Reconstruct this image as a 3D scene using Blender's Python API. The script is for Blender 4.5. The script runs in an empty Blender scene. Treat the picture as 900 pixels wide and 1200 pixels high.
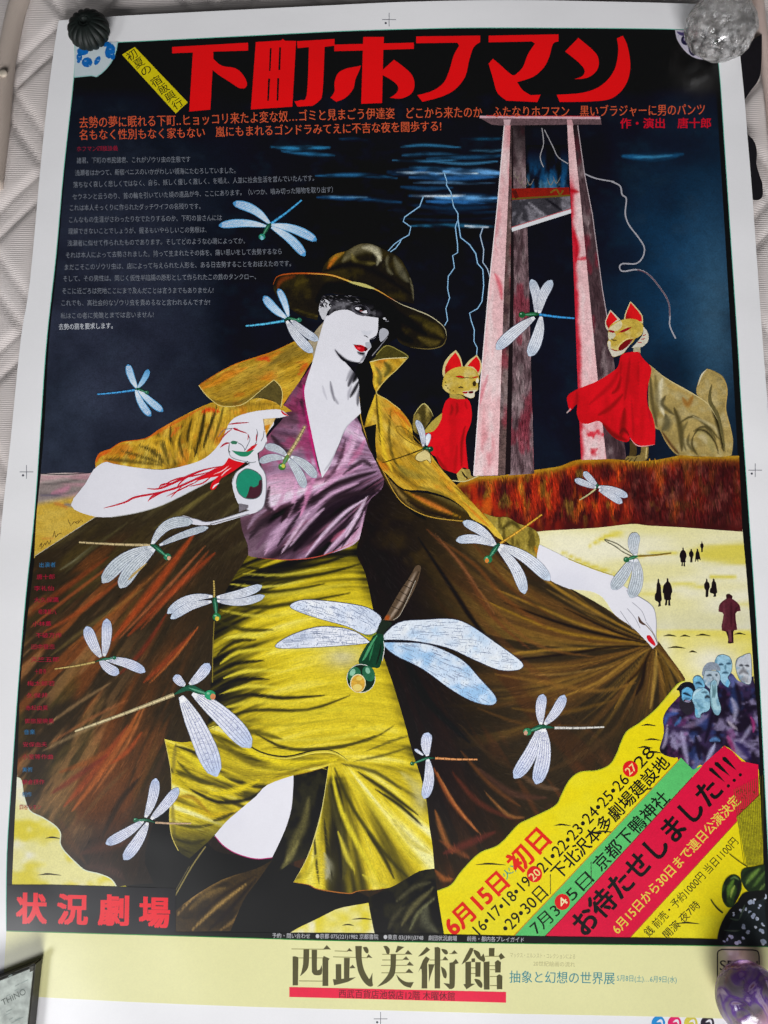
import bpy, math, random
import numpy as np
from mathutils import Vector, Matrix
from mathutils.geometry import delaunay_2d_cdt

random.seed(7)
scene = bpy.context.scene
COL = scene.collection

# ------------------------------------------------------------------ camera
FOC = 935.0                      # focal length in photo pixels (900 x 1200)
H = 0.756                        # camera height above the poster, metres
n = Vector((-0.038, 0.1505, 1.0)).normalized()      # table normal seen from the camera
ey = Vector((0.0, 1.0, 0.0))
Yc = (ey - n * ey.dot(n)).normalized()
Xc = Yc.cross(n).normalized()
ROT = Matrix((Xc, Yc, n))
cam_d = bpy.data.cameras.new('camera')
cam = bpy.data.objects.new('camera', cam_d)
COL.objects.link(cam)
cam.matrix_world = Matrix.Translation((0, 0, H)) @ ROT.to_4x4()
cam_d.sensor_fit = 'VERTICAL'
cam_d.angle = 2 * math.atan(600.0 / FOC)
cam_d.clip_start = 0.01
cam_d.clip_end = 50
scene.camera = cam

# ------------------------------------------------------------------ light
world = bpy.data.worlds.new('World')
scene.world = world
world.use_nodes = True
world.node_tree.nodes['Background'].inputs[0].default_value = (0.92, 0.95, 1.0, 1)
world.node_tree.nodes['Background'].inputs[1].default_value = 0.05

def area(name, loc, target, size, power, col, spread=180):
    d = bpy.data.lights.new(name, 'AREA')
    d.shape = 'RECTANGLE'
    d.size, d.size_y = size
    d.energy = power
    d.color = col
    d.spread = math.radians(spread)
    o = bpy.data.objects.new(name, d)
    COL.objects.link(o)
    o.location = loc
    o.rotation_euler = (Vector(target) - Vector(loc)).to_track_quat('-Z', 'Y').to_euler()
    return o

area('window_light', (-1.22, -1.15, 1.50), (-0.3, -0.3, 0), (0.5, 0.5), 10.5, (0.97, 0.98, 1.0))
area('room_light', (0.08, -1.51, 0.92), (0.0, 0.54, 0), (1.2, 0.75), 8.2, (0.985, 0.98, 1.0), 50)

scene.view_settings.view_transform = 'Standard'
scene.view_settings.look = 'None'
scene.view_settings.exposure = 0.0
scene.view_settings.gamma = 1.0
scene.cycles.max_bounces = 10
scene.cycles.transmission_bounces = 8

# ------------------------------------------------------------------ helpers
FV = 600.0
def ray(px, py):
    v = Vector(((px - 450.0) / FOC, (600.0 - py) / FOC, -1.0))
    return ROT @ v
def P(px, py, z=0.0):
    """point of the photo -> point on the table plane at height z"""
    d = ray(px, py)
    t = (z - H) / d.z
    return Vector((d.x * t, d.y * t, z))
_R = np.array(ROT)
def PA(xy, z):
    xy = np.asarray(xy, float)
    v = np.stack([(xy[:, 0] - 450.0) / FOC, (600.0 - xy[:, 1]) / FOC, -np.ones(len(xy))], 1)
    d = v @ _R.T
    t = (z - H) / d[:, 2]
    return np.stack([d[:, 0] * t, d[:, 1] * t, np.full(len(xy), z)], 1)

def rgb(c):
    if isinstance(c, str):
        return np.array([int(c[i:i + 2], 16) for i in (0, 2, 4)], float)
    return np.array(c, float)
def lin(c):
    c = np.clip(np.asarray(c, float) / 255.0, 0, 1)
    l = np.where(c <= 0.04045, c / 12.92, ((c + 0.055) / 1.055) ** 2.4)
    return np.clip((l - 0.006) * 0.98, 0.0015, 0.86)

def pts(s):
    """'x,y x,y! ...' -> list of (x, y, corner)"""
    if not isinstance(s, str):
        return [(p[0], p[1], p[2] if len(p) > 2 else 0) for p in s]
    out = []
    for w in s.split():
        c = w.endswith('!')
        a, b = w.rstrip('!').split(',')
        out.append((float(a), float(b), c))
    return out
def smooth(s, closed=True, k=4):
    p = pts(s)
    m = len(p)
    if m < 3:
        return [(a, b) for a, b, c in p]
    out = []
    rng = range(m) if closed else range(m - 1)
    for i in rng:
        p1, p2 = p[i], p[(i + 1) % m]
        p0 = p[(i - 1) % m] if (closed or i > 0) else p1
        p3 = p[(i + 2) % m] if (closed or i + 2 < m) else p2
        if p1[2]: p0 = p1
        if p2[2]: p3 = p2
        for j in range(k):
            t = j / k
            q = []
            for a in (0, 1):
                m1 = (p2[a] - p0[a]) * 0.5
                m2 = (p3[a] - p1[a]) * 0.5
                h00 = 2 * t**3 - 3 * t**2 + 1; h10 = t**3 - 2 * t**2 + t
                h01 = -2 * t**3 + 3 * t**2;    h11 = t**3 - t**2
                q.append(h00 * p1[a] + h10 * m1 + h01 * p2[a] + h11 * m2)
            out.append(tuple(q))
    if not closed:
        out.append((p[-1][0], p[-1][1]))
    return out

def inside(X, Y, poly):
    poly = np.asarray(poly)
    res = np.zeros(X.shape, bool)
    x0, y0 = poly[-1]
    for x1, y1 in poly:
        c = ((y1 > Y) != (y0 > Y))
        with np.errstate(divide='ignore', invalid='ignore'):
            xi = (x0 - x1) * (Y - y1) / (y0 - y1) + x1
        res ^= c & (X < xi)
        x0, y0 = x1, y1
    return res
def sstep(a, b, x):
    t = np.clip((x - a) / (b - a + 1e-9), 0, 1)
    return t * t * (3 - 2 * t)
_perm = np.random.RandomState(3).rand(256, 256)
def vnoise(X, Y, seed=0):
    X = X + seed * 17.31; Y = Y + seed * 9.77
    xi = np.floor(X).astype(int); yi = np.floor(Y).astype(int)
    fx = X - xi; fy = Y - yi
    fx = fx * fx * (3 - 2 * fx); fy = fy * fy * (3 - 2 * fy)
    g = lambda a, b: _perm[a & 255, b & 255]
    return (g(xi, yi) * (1 - fx) + g(xi + 1, yi) * fx) * (1 - fy) + (g(xi, yi + 1) * (1 - fx) + g(xi + 1, yi + 1) * fx) * fy
def fbm(X, Y, s, seed=0, o=3):
    r = 0; a = 0.5; tot = 0
    for i in range(o):
        r = r + a * vnoise(X * s, Y * s, seed + i * 5); tot += a
        s *= 2.1; a *= 0.55
    return r / tot
class Paint:
    """colours of a printed area: a base tone with soft brush strokes laid over it"""
    def __init__(s, X, Y, base):
        s.X, s.Y = X, Y
        s.C = np.tile(rgb(base), (len(X), 1))
    def mix(s, m, col):
        s.C += np.clip(m, 0, 1)[:, None] * (rgb(col) - s.C)
    def ramp(s, t, stops, m=1.0):
        """tone from dark to light along a value"""
        x = [q[0] for q in stops]; cc = np.array([rgb(q[1]) for q in stops])
        C = np.stack([np.interp(t, x, cc[:, i]) for i in range(3)], 1)
        m = np.broadcast_to(np.clip(m, 0, 1), s.X.shape)[:, None]
        s.C += m * (C - s.C)
    def dist(s, path):
        p = np.array(smooth(path, False, 3), float)
        best = np.full(len(s.X), 1e9); par = np.zeros(len(s.X))
        m = len(p) - 1
        for i in range(m):
            a = p[i]; d = p[i + 1] - a
            L = d @ d + 1e-9
            t = np.clip(((s.X - a[0]) * d[0] + (s.Y - a[1]) * d[1]) / L, 0, 1)
            q = np.hypot(s.X - a[0] - t * d[0], s.Y - a[1] - t * d[1])
            k = q < best
            best = np.where(k, q, best); par = np.where(k, (i + t) / m, par)
        return best, par
    def soft(s, path, w, col, op=1.0, taper=1, sf=0.9):
        d, u = s.dist(path)
        w = max(w * 1.15, 2.2); op = min(1.0, op * 1.15)
        ww = w * (np.clip(np.sin(np.pi * (0.08 + 0.84 * u)), 0.25, 1) if taper else 1.0)
        s.mix(op * (1 - sstep(1 - sf, 1.0, d / ww)), col)
    def many(s, txt, wk=1.0):
        for ln in txt.strip().splitlines():
            f = [q.strip() for q in ln.split('|')]
            s.soft(f[0], float(f[1]) * wk, f[2], float(f[3]) if len(f) > 3 else 1.0)
    def wisps(s, txt):
        for i, ln in enumerate(txt.strip().splitlines()):
            f = [q.strip() for q in ln.split('|')]
            d, u = s.dist(f[0]); w = float(f[1]) * (0.35 + 0.65 * np.sin(np.pi * np.clip(u, 0.02, 0.98)))
            m = (1 - sstep(0.0, 1.0, d / w)) * (0.25 + 1.1 * sstep(0.35, 0.62, fbm(s.X * 0.3, s.Y * 1.7, 0.10, 3 + i)))
            s.mix(float(f[3]) * m, f[2])
    def cloud(s, sc, col, op, seed=0, lo=0.45, hi=0.7, ax=1.0, ay=1.0):
        s.mix(op * sstep(lo, hi, fbm(s.X * ax, s.Y * ay, sc, seed)), col)
    def rays(s, cx, cy, k, kr, col, op, seed=0, lo=0.5, hi=0.75):
        a = np.arctan2(s.Y - cy, s.X - cx); r = np.hypot(s.X - cx, s.Y - cy)
        s.mix(op * sstep(lo, hi, fbm(a * k, r * kr, 1.0, seed)), col)

# ------------------------------------------------------------------ materials
def new_mat(name):
    m = bpy.data.materials.new(name)
    m.use_nodes = True
    return m, m.node_tree.nodes, m.node_tree.links, m.node_tree.nodes['Principled BSDF']
def print_material():
    m, N, L, B = new_mat('offset_print')
    at = N.new('ShaderNodeAttribute'); at.attribute_name = 'Col'
    tc = N.new('ShaderNodeTexCoord')
    nz = N.new('ShaderNodeTexNoise'); nz.inputs['Scale'].default_value = 700; nz.inputs['Detail'].default_value = 3
    nz2 = N.new('ShaderNodeTexNoise'); nz2.inputs['Scale'].default_value = 150; nz2.inputs['Detail'].default_value = 3
    L.new(tc.outputs['Object'], nz.inputs['Vector']); L.new(tc.outputs['Object'], nz2.inputs['Vector'])
    ad = N.new('ShaderNodeMath'); ad.operation = 'ADD'
    sc2 = N.new('ShaderNodeMath'); sc2.operation = 'MULTIPLY_ADD'; sc2.inputs[1].default_value = 0.5; sc2.inputs[2].default_value = 0.25
    L.new(nz2.outputs['Fac'], sc2.inputs[0])
    L.new(nz.outputs['Fac'], ad.inputs[0]); L.new(sc2.outputs[0], ad.inputs[1])
    mr = N.new('ShaderNodeMapRange'); mr.inputs[1].default_value = 0.72; mr.inputs[2].default_value = 1.28
    mr.inputs[3].default_value = -1.0; mr.inputs[4].default_value = 1.0
    L.new(ad.outputs[0], mr.inputs[0])
    mu = N.new('ShaderNodeMath'); mu.operation = 'MULTIPLY_ADD'; mu.inputs[2].default_value = 1.0
    L.new(mr.outputs[0], mu.inputs[0]); L.new(at.outputs['Alpha'], mu.inputs[1])
    vm = N.new('ShaderNodeVectorMath'); vm.operation = 'SCALE'
    L.new(at.outputs['Color'], vm.inputs[0]); L.new(mu.outputs[0], vm.inputs['Scale'])
    L.new(vm.outputs['Vector'], B.inputs['Base Color'])
    B.inputs['Roughness'].default_value = 0.30
    B.inputs['Specular IOR Level'].default_value = 0.8
    wv = N.new('ShaderNodeTexNoise'); wv.inputs['Scale'].default_value = 7; wv.inputs['Detail'].default_value = 1.5
    L.new(tc.outputs['Object'], wv.inputs['Vector'])
    bp = N.new('ShaderNodeBump'); bp.inputs['Strength'].default_value = 0.6; bp.inputs['Distance'].default_value = 0.006
    L.new(wv.outputs['Fac'], bp.inputs['Height']); L.new(bp.outputs['Normal'], B.inputs['Normal'])
    return m
PRINT = print_material()

# ------------------------------------------------------------------ print layers
DZ = 8e-7
ZL = [0.00032]                   # every ink layer lies a hair above the one below
class Part:
    def __init__(s):
        s.v = []; s.f = []; s.c = []; s.n = 0
    def add(s, v, f, c, g):
        v = np.asarray(v, float); k = len(v)
        c = np.asarray(c, float)
        if c.ndim == 1: c = np.tile(c, (k, 1))
        s.v.append(v); s.c.append(np.concatenate([c, np.full((k, 1), g)], 1))
        s.f += [tuple(i + s.n for i in q) for q in f]
        s.n += k
        return s
    def z(s):
        ZL[0] += DZ
        return ZL[0]
    def tri(s, poly, X=None, Y=None):
        vs = [Vector(p) for p in poly]
        m = len(vs)
        if X is not None:
            vs += [Vector((a, b)) for a, b in zip(X, Y)]
        r = delaunay_2d_cdt(vs, [], [list(range(m))], 1, 1e-4)
        return np.array([tuple(v) for v in r[0]]), [tuple(f) for f in r[2]]
    def fill(s, path, col, g=0.12, k=4):
        poly = smooth(path, True, k) if k > 1 else [(a, b) for a, b, c in pts(path)]
        v, f = s.tri(poly)
        return s.add(PA(v, s.z()), orient(v, f), lin(rgb(col)), g)
    def paint(s, path, fn, res=3.0, g=0.25, k=4):
        poly = smooth(path, True, k) if k > 1 else [(a, b) for a, b, c in pts(path)]
        a = np.array(poly)
        xs = np.arange(a[:, 0].min(), a[:, 0].max(), res); ys = np.arange(a[:, 1].min(), a[:, 1].max(), res)
        X, Y = np.meshgrid(xs, ys); X = X.copy(); X[1::2] += res * 0.5
        X = X.ravel(); Y = Y.ravel()
        q = inside(X, Y, a)
        # split long outline edges so the rim is shaded as finely as the inside
        rim = []
        for i, p in enumerate(poly):
            b = poly[(i + 1) % len(poly)]
            d = math.hypot(b[0] - p[0], b[1] - p[1]); c = max(1, int(d / (res * 1.3)))
            rim += [(p[0] + (b[0] - p[0]) * j / c, p[1] + (b[1] - p[1]) * j / c) for j in range(c)]
        v, f = s.tri(rim, X[q], Y[q])
        return s.add(PA(v, s.z()), orient(v, f), lin(np.clip(fn(v[:, 0], v[:, 1]), 0, 255)), g)
    def hatch(s, path, fn, dirf, n, L=9.0, w=1.0, lo=0.5, hi=1.6, seed=1, g=0.1, k=4):
        """coloured pencil strokes laid along a direction field"""
        poly = np.array(smooth(path, True, k) if k > 1 else [(q[0], q[1]) for q in pts(path)])
        rs = np.random.RandomState(seed)
        x0, y0 = poly.min(0); x1, y1 = poly.max(0)
        X = rs.uniform(x0, x1, n); Y = rs.uniform(y0, y1, n)
        dx, dy = dirf(X, Y); l = np.hypot(dx, dy) + 1e-9; dx = dx / l; dy = dy / l
        a = rs.randn(n) * 0.07; dx, dy = dx * np.cos(a) - dy * np.sin(a), dx * np.sin(a) + dy * np.cos(a)
        hl = L * rs.uniform(0.35, 1.0, n) * 0.5; hw = w * rs.uniform(0.5, 1.1, n) * 0.5
        ok = inside(X, Y, poly) & inside(X + dx * hl, Y + dy * hl, poly) & inside(X - dx * hl, Y - dy * hl, poly)
        X, Y, dx, dy, hl, hw = (q[ok] for q in (X, Y, dx, dy, hl, hw)); m = len(X)
        if not m: return s
        C = lin(np.clip(fn(X, Y), 0, 255)); f = np.exp(rs.uniform(math.log(lo), math.log(hi), m))
        C = np.clip(C * f[:, None] + (f > 1)[:, None] * 0.004, 0.001, 0.9)
        q = np.stack([np.stack([X - dx * hl, Y - dy * hl], 1), np.stack([X - dy * hw, Y + dx * hw], 1), np.stack([X + dx * hl, Y + dy * hl], 1), np.stack([X + dy * hw, Y - dx * hw], 1)], 1).reshape(-1, 2)
        z = s.z(); s.z(); v = PA(q, z); v[:, 2] += np.repeat(rs.rand(m) * DZ, 4)
        return s.add(v, [(4 * i, 4 * i + 1, 4 * i + 2, 4 * i + 3) for i in range(m)], np.repeat(C, 4, 0), g)
    def strip(s, c, w, col, g=0.1, z=None):
        """ribbon along the points c with half widths w"""
        c = np.asarray(c, float); w = np.broadcast_to(np.asarray(w, float), (len(c),))
        t = np.gradient(c, axis=0); t /= (np.hypot(t[:, 0], t[:, 1])[:, None] + 1e-9)
        nn = np.stack([t[:, 1], -t[:, 0]], 1)
        a = c + nn * w[:, None]; b = c - nn * w[:, None]
        v = np.concatenate([a, b]); m = len(c)
        f = [(i, i + 1, m + i + 1, m + i) for i in range(m - 1)]
        col = np.asarray(col, float)
        if col.ndim == 2: col = np.concatenate([col, col])
        return s.add(PA(v, s.z() if z is None else z), orient(v, f), col, g)
    def line(s, path, w, col, w2=None, g=0.1, k=4, z=None):
        c = smooth(path, False, k) if k > 1 else [(a, b) for a, b, q in pts(path)]
        w2 = w if w2 is None else w2
        return s.strip(c, np.linspace(w / 2, w2 / 2, len(c)), lin(rgb(col)), g, z)
    def leaf(s, path, w, col, g=0.1):
        """stroke that is thick in the middle and thin at both ends"""
        c = smooth(path, False, 4)
        u = np.linspace(0, 1, len(c))
        return s.strip(c, w / 2 * (0.12 + 0.88 * np.sin(np.pi * u)), lin(rgb(col)), g)
    def ell(s, x, y, rx, ry, col, ang=0, g=0.12, m=20):
        ca, sa = math.cos(math.radians(ang)), math.sin(math.radians(ang))
        p = [(x + rx * math.cos(t) * ca - ry * math.sin(t) * sa, y + rx * math.cos(t) * sa + ry * math.sin(t) * ca)
             for t in np.linspace(0, 2 * math.pi, m, endpoint=False)]
        v, f = s.tri(p)
        return s.add(PA(v, s.z()), orient(v, f), lin(rgb(col)), g)
    def text(s, body, path, em, col, bold=0.0, g=0.06, shear=0.0):
        d = bpy.data.curves.new('type', 'FONT'); d.body = body; d.size = 1; d.resolution_u = 3; d.shear = shear
        o = bpy.data.objects.new('type', d)
        me = bpy.data.meshes.new_from_object(o)
        k = len(me.vertices)
        co = np.zeros(k * 3); me.vertices.foreach_get('co', co); co = co.reshape(-1, 3)
        fs = [tuple(p.vertices) for p in me.polygons]
        bpy.data.objects.remove(o); bpy.data.curves.remove(d); bpy.data.meshes.remove(me)
        if not k: return s
        c = np.array(smooth(path, False, 5), float)
        seg = np.hypot(*np.diff(c, axis=0).T); cum = np.concatenate([[0], np.cumsum(seg)])
        x0, x1 = co[:, 0].min(), co[:, 0].max()
        u = (co[:, 0] - x0) / (x1 - x0) * cum[-1]
        i = np.clip(np.searchsorted(cum, u, 'right') - 1, 0, len(seg) - 1)
        t = (c[i + 1] - c[i]) / seg[i][:, None]
        base = c[i] + t * (u - cum[i])[:, None]
        v = base + np.stack([t[:, 1], -t[:, 0]], 1) * ((co[:, 1] - 0.38) * em)[:, None]
        og = orient(v, fs)
        n0 = np.stack([t[:, 1], -t[:, 0]], 1)
        sh = [(0, 0)] if bold <= 0 else ([(-1, 0), (1, 0)] if bold < 0.01 else [(-1, -.7), (1, -.7), (-1, .7), (1, .7), (0, 0)])
        for du, dv in sh:
            s.add(PA(v + (t * du + n0 * dv) * bold * em, s.z()), og, lin(rgb(col)), g)
        return s
    def build(s, name, parent=None):
        me = bpy.data.meshes.new(name)
        V = np.concatenate(s.v); Cc = np.concatenate(s.c)
        me.from_pydata(V.tolist(), [], s.f)
        a = me.color_attributes.new('Col', 'FLOAT_COLOR', 'POINT')
        a.data.foreach_set('color', Cc.ravel().astype(np.float32))
        me.materials.append(PRINT)
        o = bpy.data.objects.new(name, me)
        COL.objects.link(o)
        if parent: o.parent = parent
        return o
def orient(v, fs):
    """make every face look up (photo y points down)"""
    out = []
    for f in fs:
        A = 0.0
        for i in range(len(f)):
            x0, y0 = v[f[i - 1]][:2]; x1, y1 = v[f[i]][:2]
            A += x0 * y1 - x1 * y0
        out.append(f if A < 0 else tuple(reversed(f)))
    return out
def empty(name, parent=None):
    o = bpy.data.objects.new(name, None); COL.objects.link(o)
    o.empty_display_size = 0.05
    if parent: o.parent = parent
    return o
def tag(o, label=None, cat=None, kind=None, group=None):
    if label: o['label'] = label
    if cat: o['category'] = cat
    if kind: o['kind'] = kind
    if group: o['group'] = group
    return o

def radial(cx, cy):
    return lambda X, Y: (X - cx, Y - cy)
def along(dx, dy):
    return lambda X, Y: (np.full(len(X), float(dx)), np.full(len(X), float(dy)))
# ------------------------------------------------------------------ the poster: paper and ground tones
def zc(ox, oy, sc):
    """paths measured on an enlargement: origin and scale"""
    def f(s):
        return [(a / sc + ox, b / sc + oy, c) for a, b, c in pts(s)]
    return f

poster = empty('poster')
tag(poster, 'large glossy Japanese theatre poster with a woman in a hat among dragonflies', 'poster')

SHEET = "69,24! 135,19 250,13 380,6.5 480,2 600,0 720,2 800,4 863,6! 866,50 872,110 876,160 881,220 886,290 893,390 900,480 905,560 911,700 916,900 918,1226! 450,1226 -22,1226! -24,1100 -24,1000 -20,900 -14,800 -6,700 3,600 12,520 24,400 35,330 47,200 57,105 66,40"
def paper_sheet():
    ring = smooth(SHEET, True, 4)
    top = PA(ring, 0.0003); bot = PA(ring, 0.0)
    m = len(ring)
    v = np.concatenate([top, bot])
    f = [tuple(range(m))[::-1]] if False else [tuple(reversed(range(m)))]
    A = sum(ring[i - 1][0] * ring[i][1] - ring[i][0] * ring[i - 1][1] for i in range(m))
    f = [tuple(range(m)) if A < 0 else tuple(reversed(range(m)))]
    f += [(i, (i + 1) % m, m + (i + 1) % m, m + i) for i in range(m)]
    p = Part(); p.add(v, f, lin(rgb('f2f1f4')), 0.015)
    return p.build('paper_sheet', poster)
sheet = paper_sheet()
for x, y in ((31, 553), (885, 551), (456, 23), (446, 1194)):
    p = Part()
    p.line([(x - 8, y), (x + 8, y)], 0.7, '5a5a66', k=1); p.line([(x, y - 8), (x, y + 8)], 0.7, '5a5a66', k=1)
    p.ell(x - 4, y + 4, 1.3, 1.3, '3a3a48')
    p.build('registration_mark', sheet)
for x, c in ((771.5, '1f8fd6'), (790.5, 'e81f6a'), (809.5, 'ddd04c'), (829, '2a2030')):
    p = Part()
    p.ell(x, 1199, 8, 8.5, c); p.leaf([(x - 2, 1198), (x + 3, 1196), (x + 5, 1201)], 3, 'f0eef2')
    p.build('colour_patch', sheet)

BLACK = "88,52! 137,50 200,47 300,42 400,37 480,34.5 560,33 700,33.5 780,34.5 833,36! 842,77 850,190 864,400 868,470 877,600 884,700 890,800 895,900 900,1000 905,1109! 780,1107 600,1105 400,1102 300,1099 200,1096 7.5,1090.5! 8.5,1000 15,900 22,800 30.5,700 41,600 48,500 55,400 66,300 75,200 87,90"
p = Part()
p.line(BLACK + ' 88,52!', 1.6, '6fc9b0', g=0, k=4)
p.fill(BLACK, '0c0b10', 0.05)
p.build('picture_border', poster)

# --- night sky
SKY = "88,80! 200,60 400,45 836,60! 845,200 857,400 866,560! 700,600 400,640 200,640 47,562! 52,500 57.5,400 68,300 78,180"
def f_sky(X, Y):
    q = Paint(X, Y, '0d121b')
    q.mix(0.95 * sstep(330, 60, X) * sstep(130, 400, Y), '3b3f52')  # left side lighter: the print's blue-grey plus gloss haze painted into the colour
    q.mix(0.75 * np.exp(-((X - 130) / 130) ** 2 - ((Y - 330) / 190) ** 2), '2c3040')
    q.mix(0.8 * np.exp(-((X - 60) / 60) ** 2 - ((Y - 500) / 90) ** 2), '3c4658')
    q.mix(0.9 * np.exp(-((X - 810) / 95) ** 2 - ((Y - 330) / 180) ** 2), '1a4468')
    q.mix(0.7 * np.exp(-((X - 840) / 40) ** 2 - ((Y - 370) / 110) ** 2), '44687f')
    q.mix(0.5 * np.exp(-((X - 650) / 60) ** 2 - ((Y - 470) / 110) ** 2), '12263a')
    q.mix(0.5 * np.exp(-((X - 430) / 90) ** 2 - ((Y - 250) / 60) ** 2), '050506')
    q.cloud(0.012, '03040a', 0.35, 2, 0.4, 0.8); q.cloud(0.05, '33404e', 0.16, 8, 0.5, 0.8, 1, 1.4)
    q.mix(0.9 * sstep(120, 88, Y), '060508')
    q.wisps('''
      318,172 350,174 386,173|5|2f86b8|.8
      330,177 360,180 392,182|4|2c77a8|.7
      398,163 430,164|4|1d4a70|.6
      370,206 420,205 465,209|4|2c6fa0|.7
      372,231 410,232 470,237|5|2a6fae|.6
      375,229 400,231 430,231|2|8ac8ee|.6
      540,162 575,163 600,161|3|1d5878|.6
      472,182 510,181 545,184|5|2a5c80|.7
      500,186 560,184 590,182|4|24567c|.7
      505,189 545,192 583,189|3|3f7ea6|.7
      480,196 510,198 540,197|4|35749e|.7
      455,202 500,203 586,203|8|2f73b4|.9
      520,201 560,202 587,203|7|6fb0ea|.9
      465,202 500,203 560,203|2.5|c9e6fb|.9
      480,208 530,209 584,207|5|2a64a0|.8
      485,214 530,214 580,215|3|5f8fb8|.6
      470,219 500,221 530,220|5|1d4468|.7
      480,230 530,230 584,231|7|2a69aa|.8
      510,231 550,232 583,232|5|6aaee8|.9
      480,229 500,230 545,229|2.5|e6f4ff|.9
      500,236 540,237 582,236|5|2f6fb0|.8
      480,240 530,244 584,242|6|14304c|.7
      480,265 530,264 580,266|4|2a6c90|.7
      545,265 560,265.5 572,266|2.5|dfeefa|.9
      470,172 500,170 540,173|3|2f6f96|.8
      550,176 575,177 598,174|2.5|4a86a8|.7
      455,246 510,250 586,248|4|12304a|.7
      470,256 520,258 584,255|3|0f2a40|.7
      460,188 500,189 540,187|2.5|3a7aa4|.7
      730,183 765,184 800,181|7|1f5d8a|.9
      742,184 765,184 788,182|3|3c8cb8|.7
    ''')
    return q.C
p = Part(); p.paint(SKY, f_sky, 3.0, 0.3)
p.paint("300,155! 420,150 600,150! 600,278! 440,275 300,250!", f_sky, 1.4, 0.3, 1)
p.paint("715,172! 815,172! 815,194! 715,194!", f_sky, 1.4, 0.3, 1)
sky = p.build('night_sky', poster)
def bolt(paths, col='a9d6f4'):
    p = Part()
    for s in paths:
        p.line(s, 1.9, '2a6494', 1.3, k=1); p.line(s, 0.95, col, 0.8, k=1)
    p.build('lightning_bolt', sky)
z = zc(470, 170, 4.8)
bolt([z("240,150 258,205 255,225 280,265 295,345 320,385 320,420 305,460 318,560 318,605 290,622 300,690 265,740 262,810 273,860 252,920 262,985 245,1015"),
      z("320,420 335,520 385,560 420,610 430,665 460,700 465,790 455,880 430,920 385,945 395,990 412,1040 410,1105 428,1140 425,1180")])
bolt([z("125,290 105,345 20,405 12,430 55,460 45,505 0,530 -38,557 -86,610"), z("0,530 -5,545 -30,580 -62,602")])
bolt([z("460,465 445,510 465,590 460,660 485,695 500,745")], 'c3d2dc')
p = Part()
p.line("716.7,212.7 726.7,218 729,228 734,233 732.7,250 736.7,263 748,278 755,290 753,301.7 745,309 730,309 726,313 730,318 746.7,316 760,321.7 773,336.7 783,353 785,370 785,382 791.7,396.7", 1.7, 'a9a8ae')
p.line("684,203 698,209 720,213", 1.6, 'a9a8ae')
p.line("746.7,316 760,321.7 773,336.7 783,353 785,370", 1.2, '6a4a54')
p.build('loose_thread', sky)

# --- far ground on the left
p = Part()
def f_far(X, Y):
    q = Paint(X, Y, 'c9bcb4')
    q.cloud(0.02, '8d7f7c', 0.9, 3, 0.4, 0.65, 0.5, 9)
    q.cloud(0.02, 'c98a98', 0.6, 9, 0.5, 0.7, 0.6, 6)
    q.mix(sstep(583, 592, Y + 0.18 * (X - 60)), 'cfa93c')
    q.many('47,568 70,566 98,561|2|6d6462|.8\n46,578 65,579 90,576|1.6|756a68|.7\n46,581 62,580 76,579|2.4|6a6270|.8\n60,578 75,574 82,570|5|cc7f9a|.6\n74,590 82,592 86,593|3|77728c|.7\n62,590 70,591 80,596|3|c77a3a|.7\n47,632 56,631 66,630|2.5|d08a3a|.6')
    q.mix(0.35 * sstep(590, 600, Y) * sstep(0.45, 0.7, fbm(X * 0.3, Y, 0.08, 4)), 'dfc86a')
    return q.C
p.paint("48,555! 102,554 125,560 130,606! 40,654! 43,600", f_far, 2.2, 0.25, 2)
p.line("48,555 75,556 106,554", 1.0, '2c2a30')
p.line("41,652 72,632 112,606", 1.2, 'e0dccb')
p.build('distant_shore', poster)
p = Part()
for s in ("46,641 49,636 48,643 53,636", "53,639 56,634 57,638 60,633", "62,630 64,622 65,630 68,626 72,625", "80,609 83,616 87,611 90,614", "88,613 92,610 91,614 95,609 97,612", "102,592 102,601", "106,598 107,602"):
    p.line(s, 0.8, '5a4020', k=2)
p.build('signature', poster)

# --- earth bank and sand
p = Part()
def f_sand(X, Y):
    q = Paint(X, Y, 'e9e2a4')
    q.cloud(0.012, 'f2eed6', 0.8, 2, 0.4, 0.7, 0.5, 2.0)
    q.cloud(0.012, 'dccb3a', 0.75, 6, 0.5, 0.72, 0.5, 3.0)
    q.mix(0.4 * sstep(700, 735, Y) * (Y < 739), 'c9c8b4')
    q.mix(0.8 * sstep(737, 741, Y), 'e2cf2c')
    q.mix(0.5 * sstep(739, 744, Y) * sstep(0.45, 0.7, fbm(X * 0.5, Y, 0.03, 3)), 'efe68e')
    q.mix(sstep(800, 850, Y), 'ecd90c')
    q.mix(0.35 * sstep(800, 850, Y) * sstep(0.45, 0.75, fbm(X, Y * 2, 0.02, 11)), 'e6e04a')
    q.mix(0.95 * np.exp(-((X - 835) / 42) ** 2 - ((Y - 775) / 26) ** 2), 'f0ecd8')
    q.mix(0.8 * np.exp(-((X - 778) / 14) ** 2 - ((Y - 758) / 22) ** 2), 'f2efdc')
    q.mix(0.9 * sstep(880, 960, 0.75 * X + 0.66 * Y - 480) * sstep(1020, 1060, Y + 0.9 * (X - 760)), 'd3c20e')
    q.many('690,640 715,627 735,626|4|e0cf3c|.9\n655,645 690,662 722,672|3|d8c63a|.8\n770,690 800,684 830,690|4|e3d54e|.6\n832,676 850,677 866,674|3|ddcf3c|.8\n740,654 775,647 800,650|2.5|e2d44a|.7')
    return q.C
p.paint("628,615! 740,612 870,620! 877,700 884,800 888,880 894,1000 898,1107! 780,1104 600,1102 440,1099! 330,1095! 330,1050 500,1030 520,1020 700,880 740,760 640,690", f_sand, 4.0, 0.1, 3)
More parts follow.
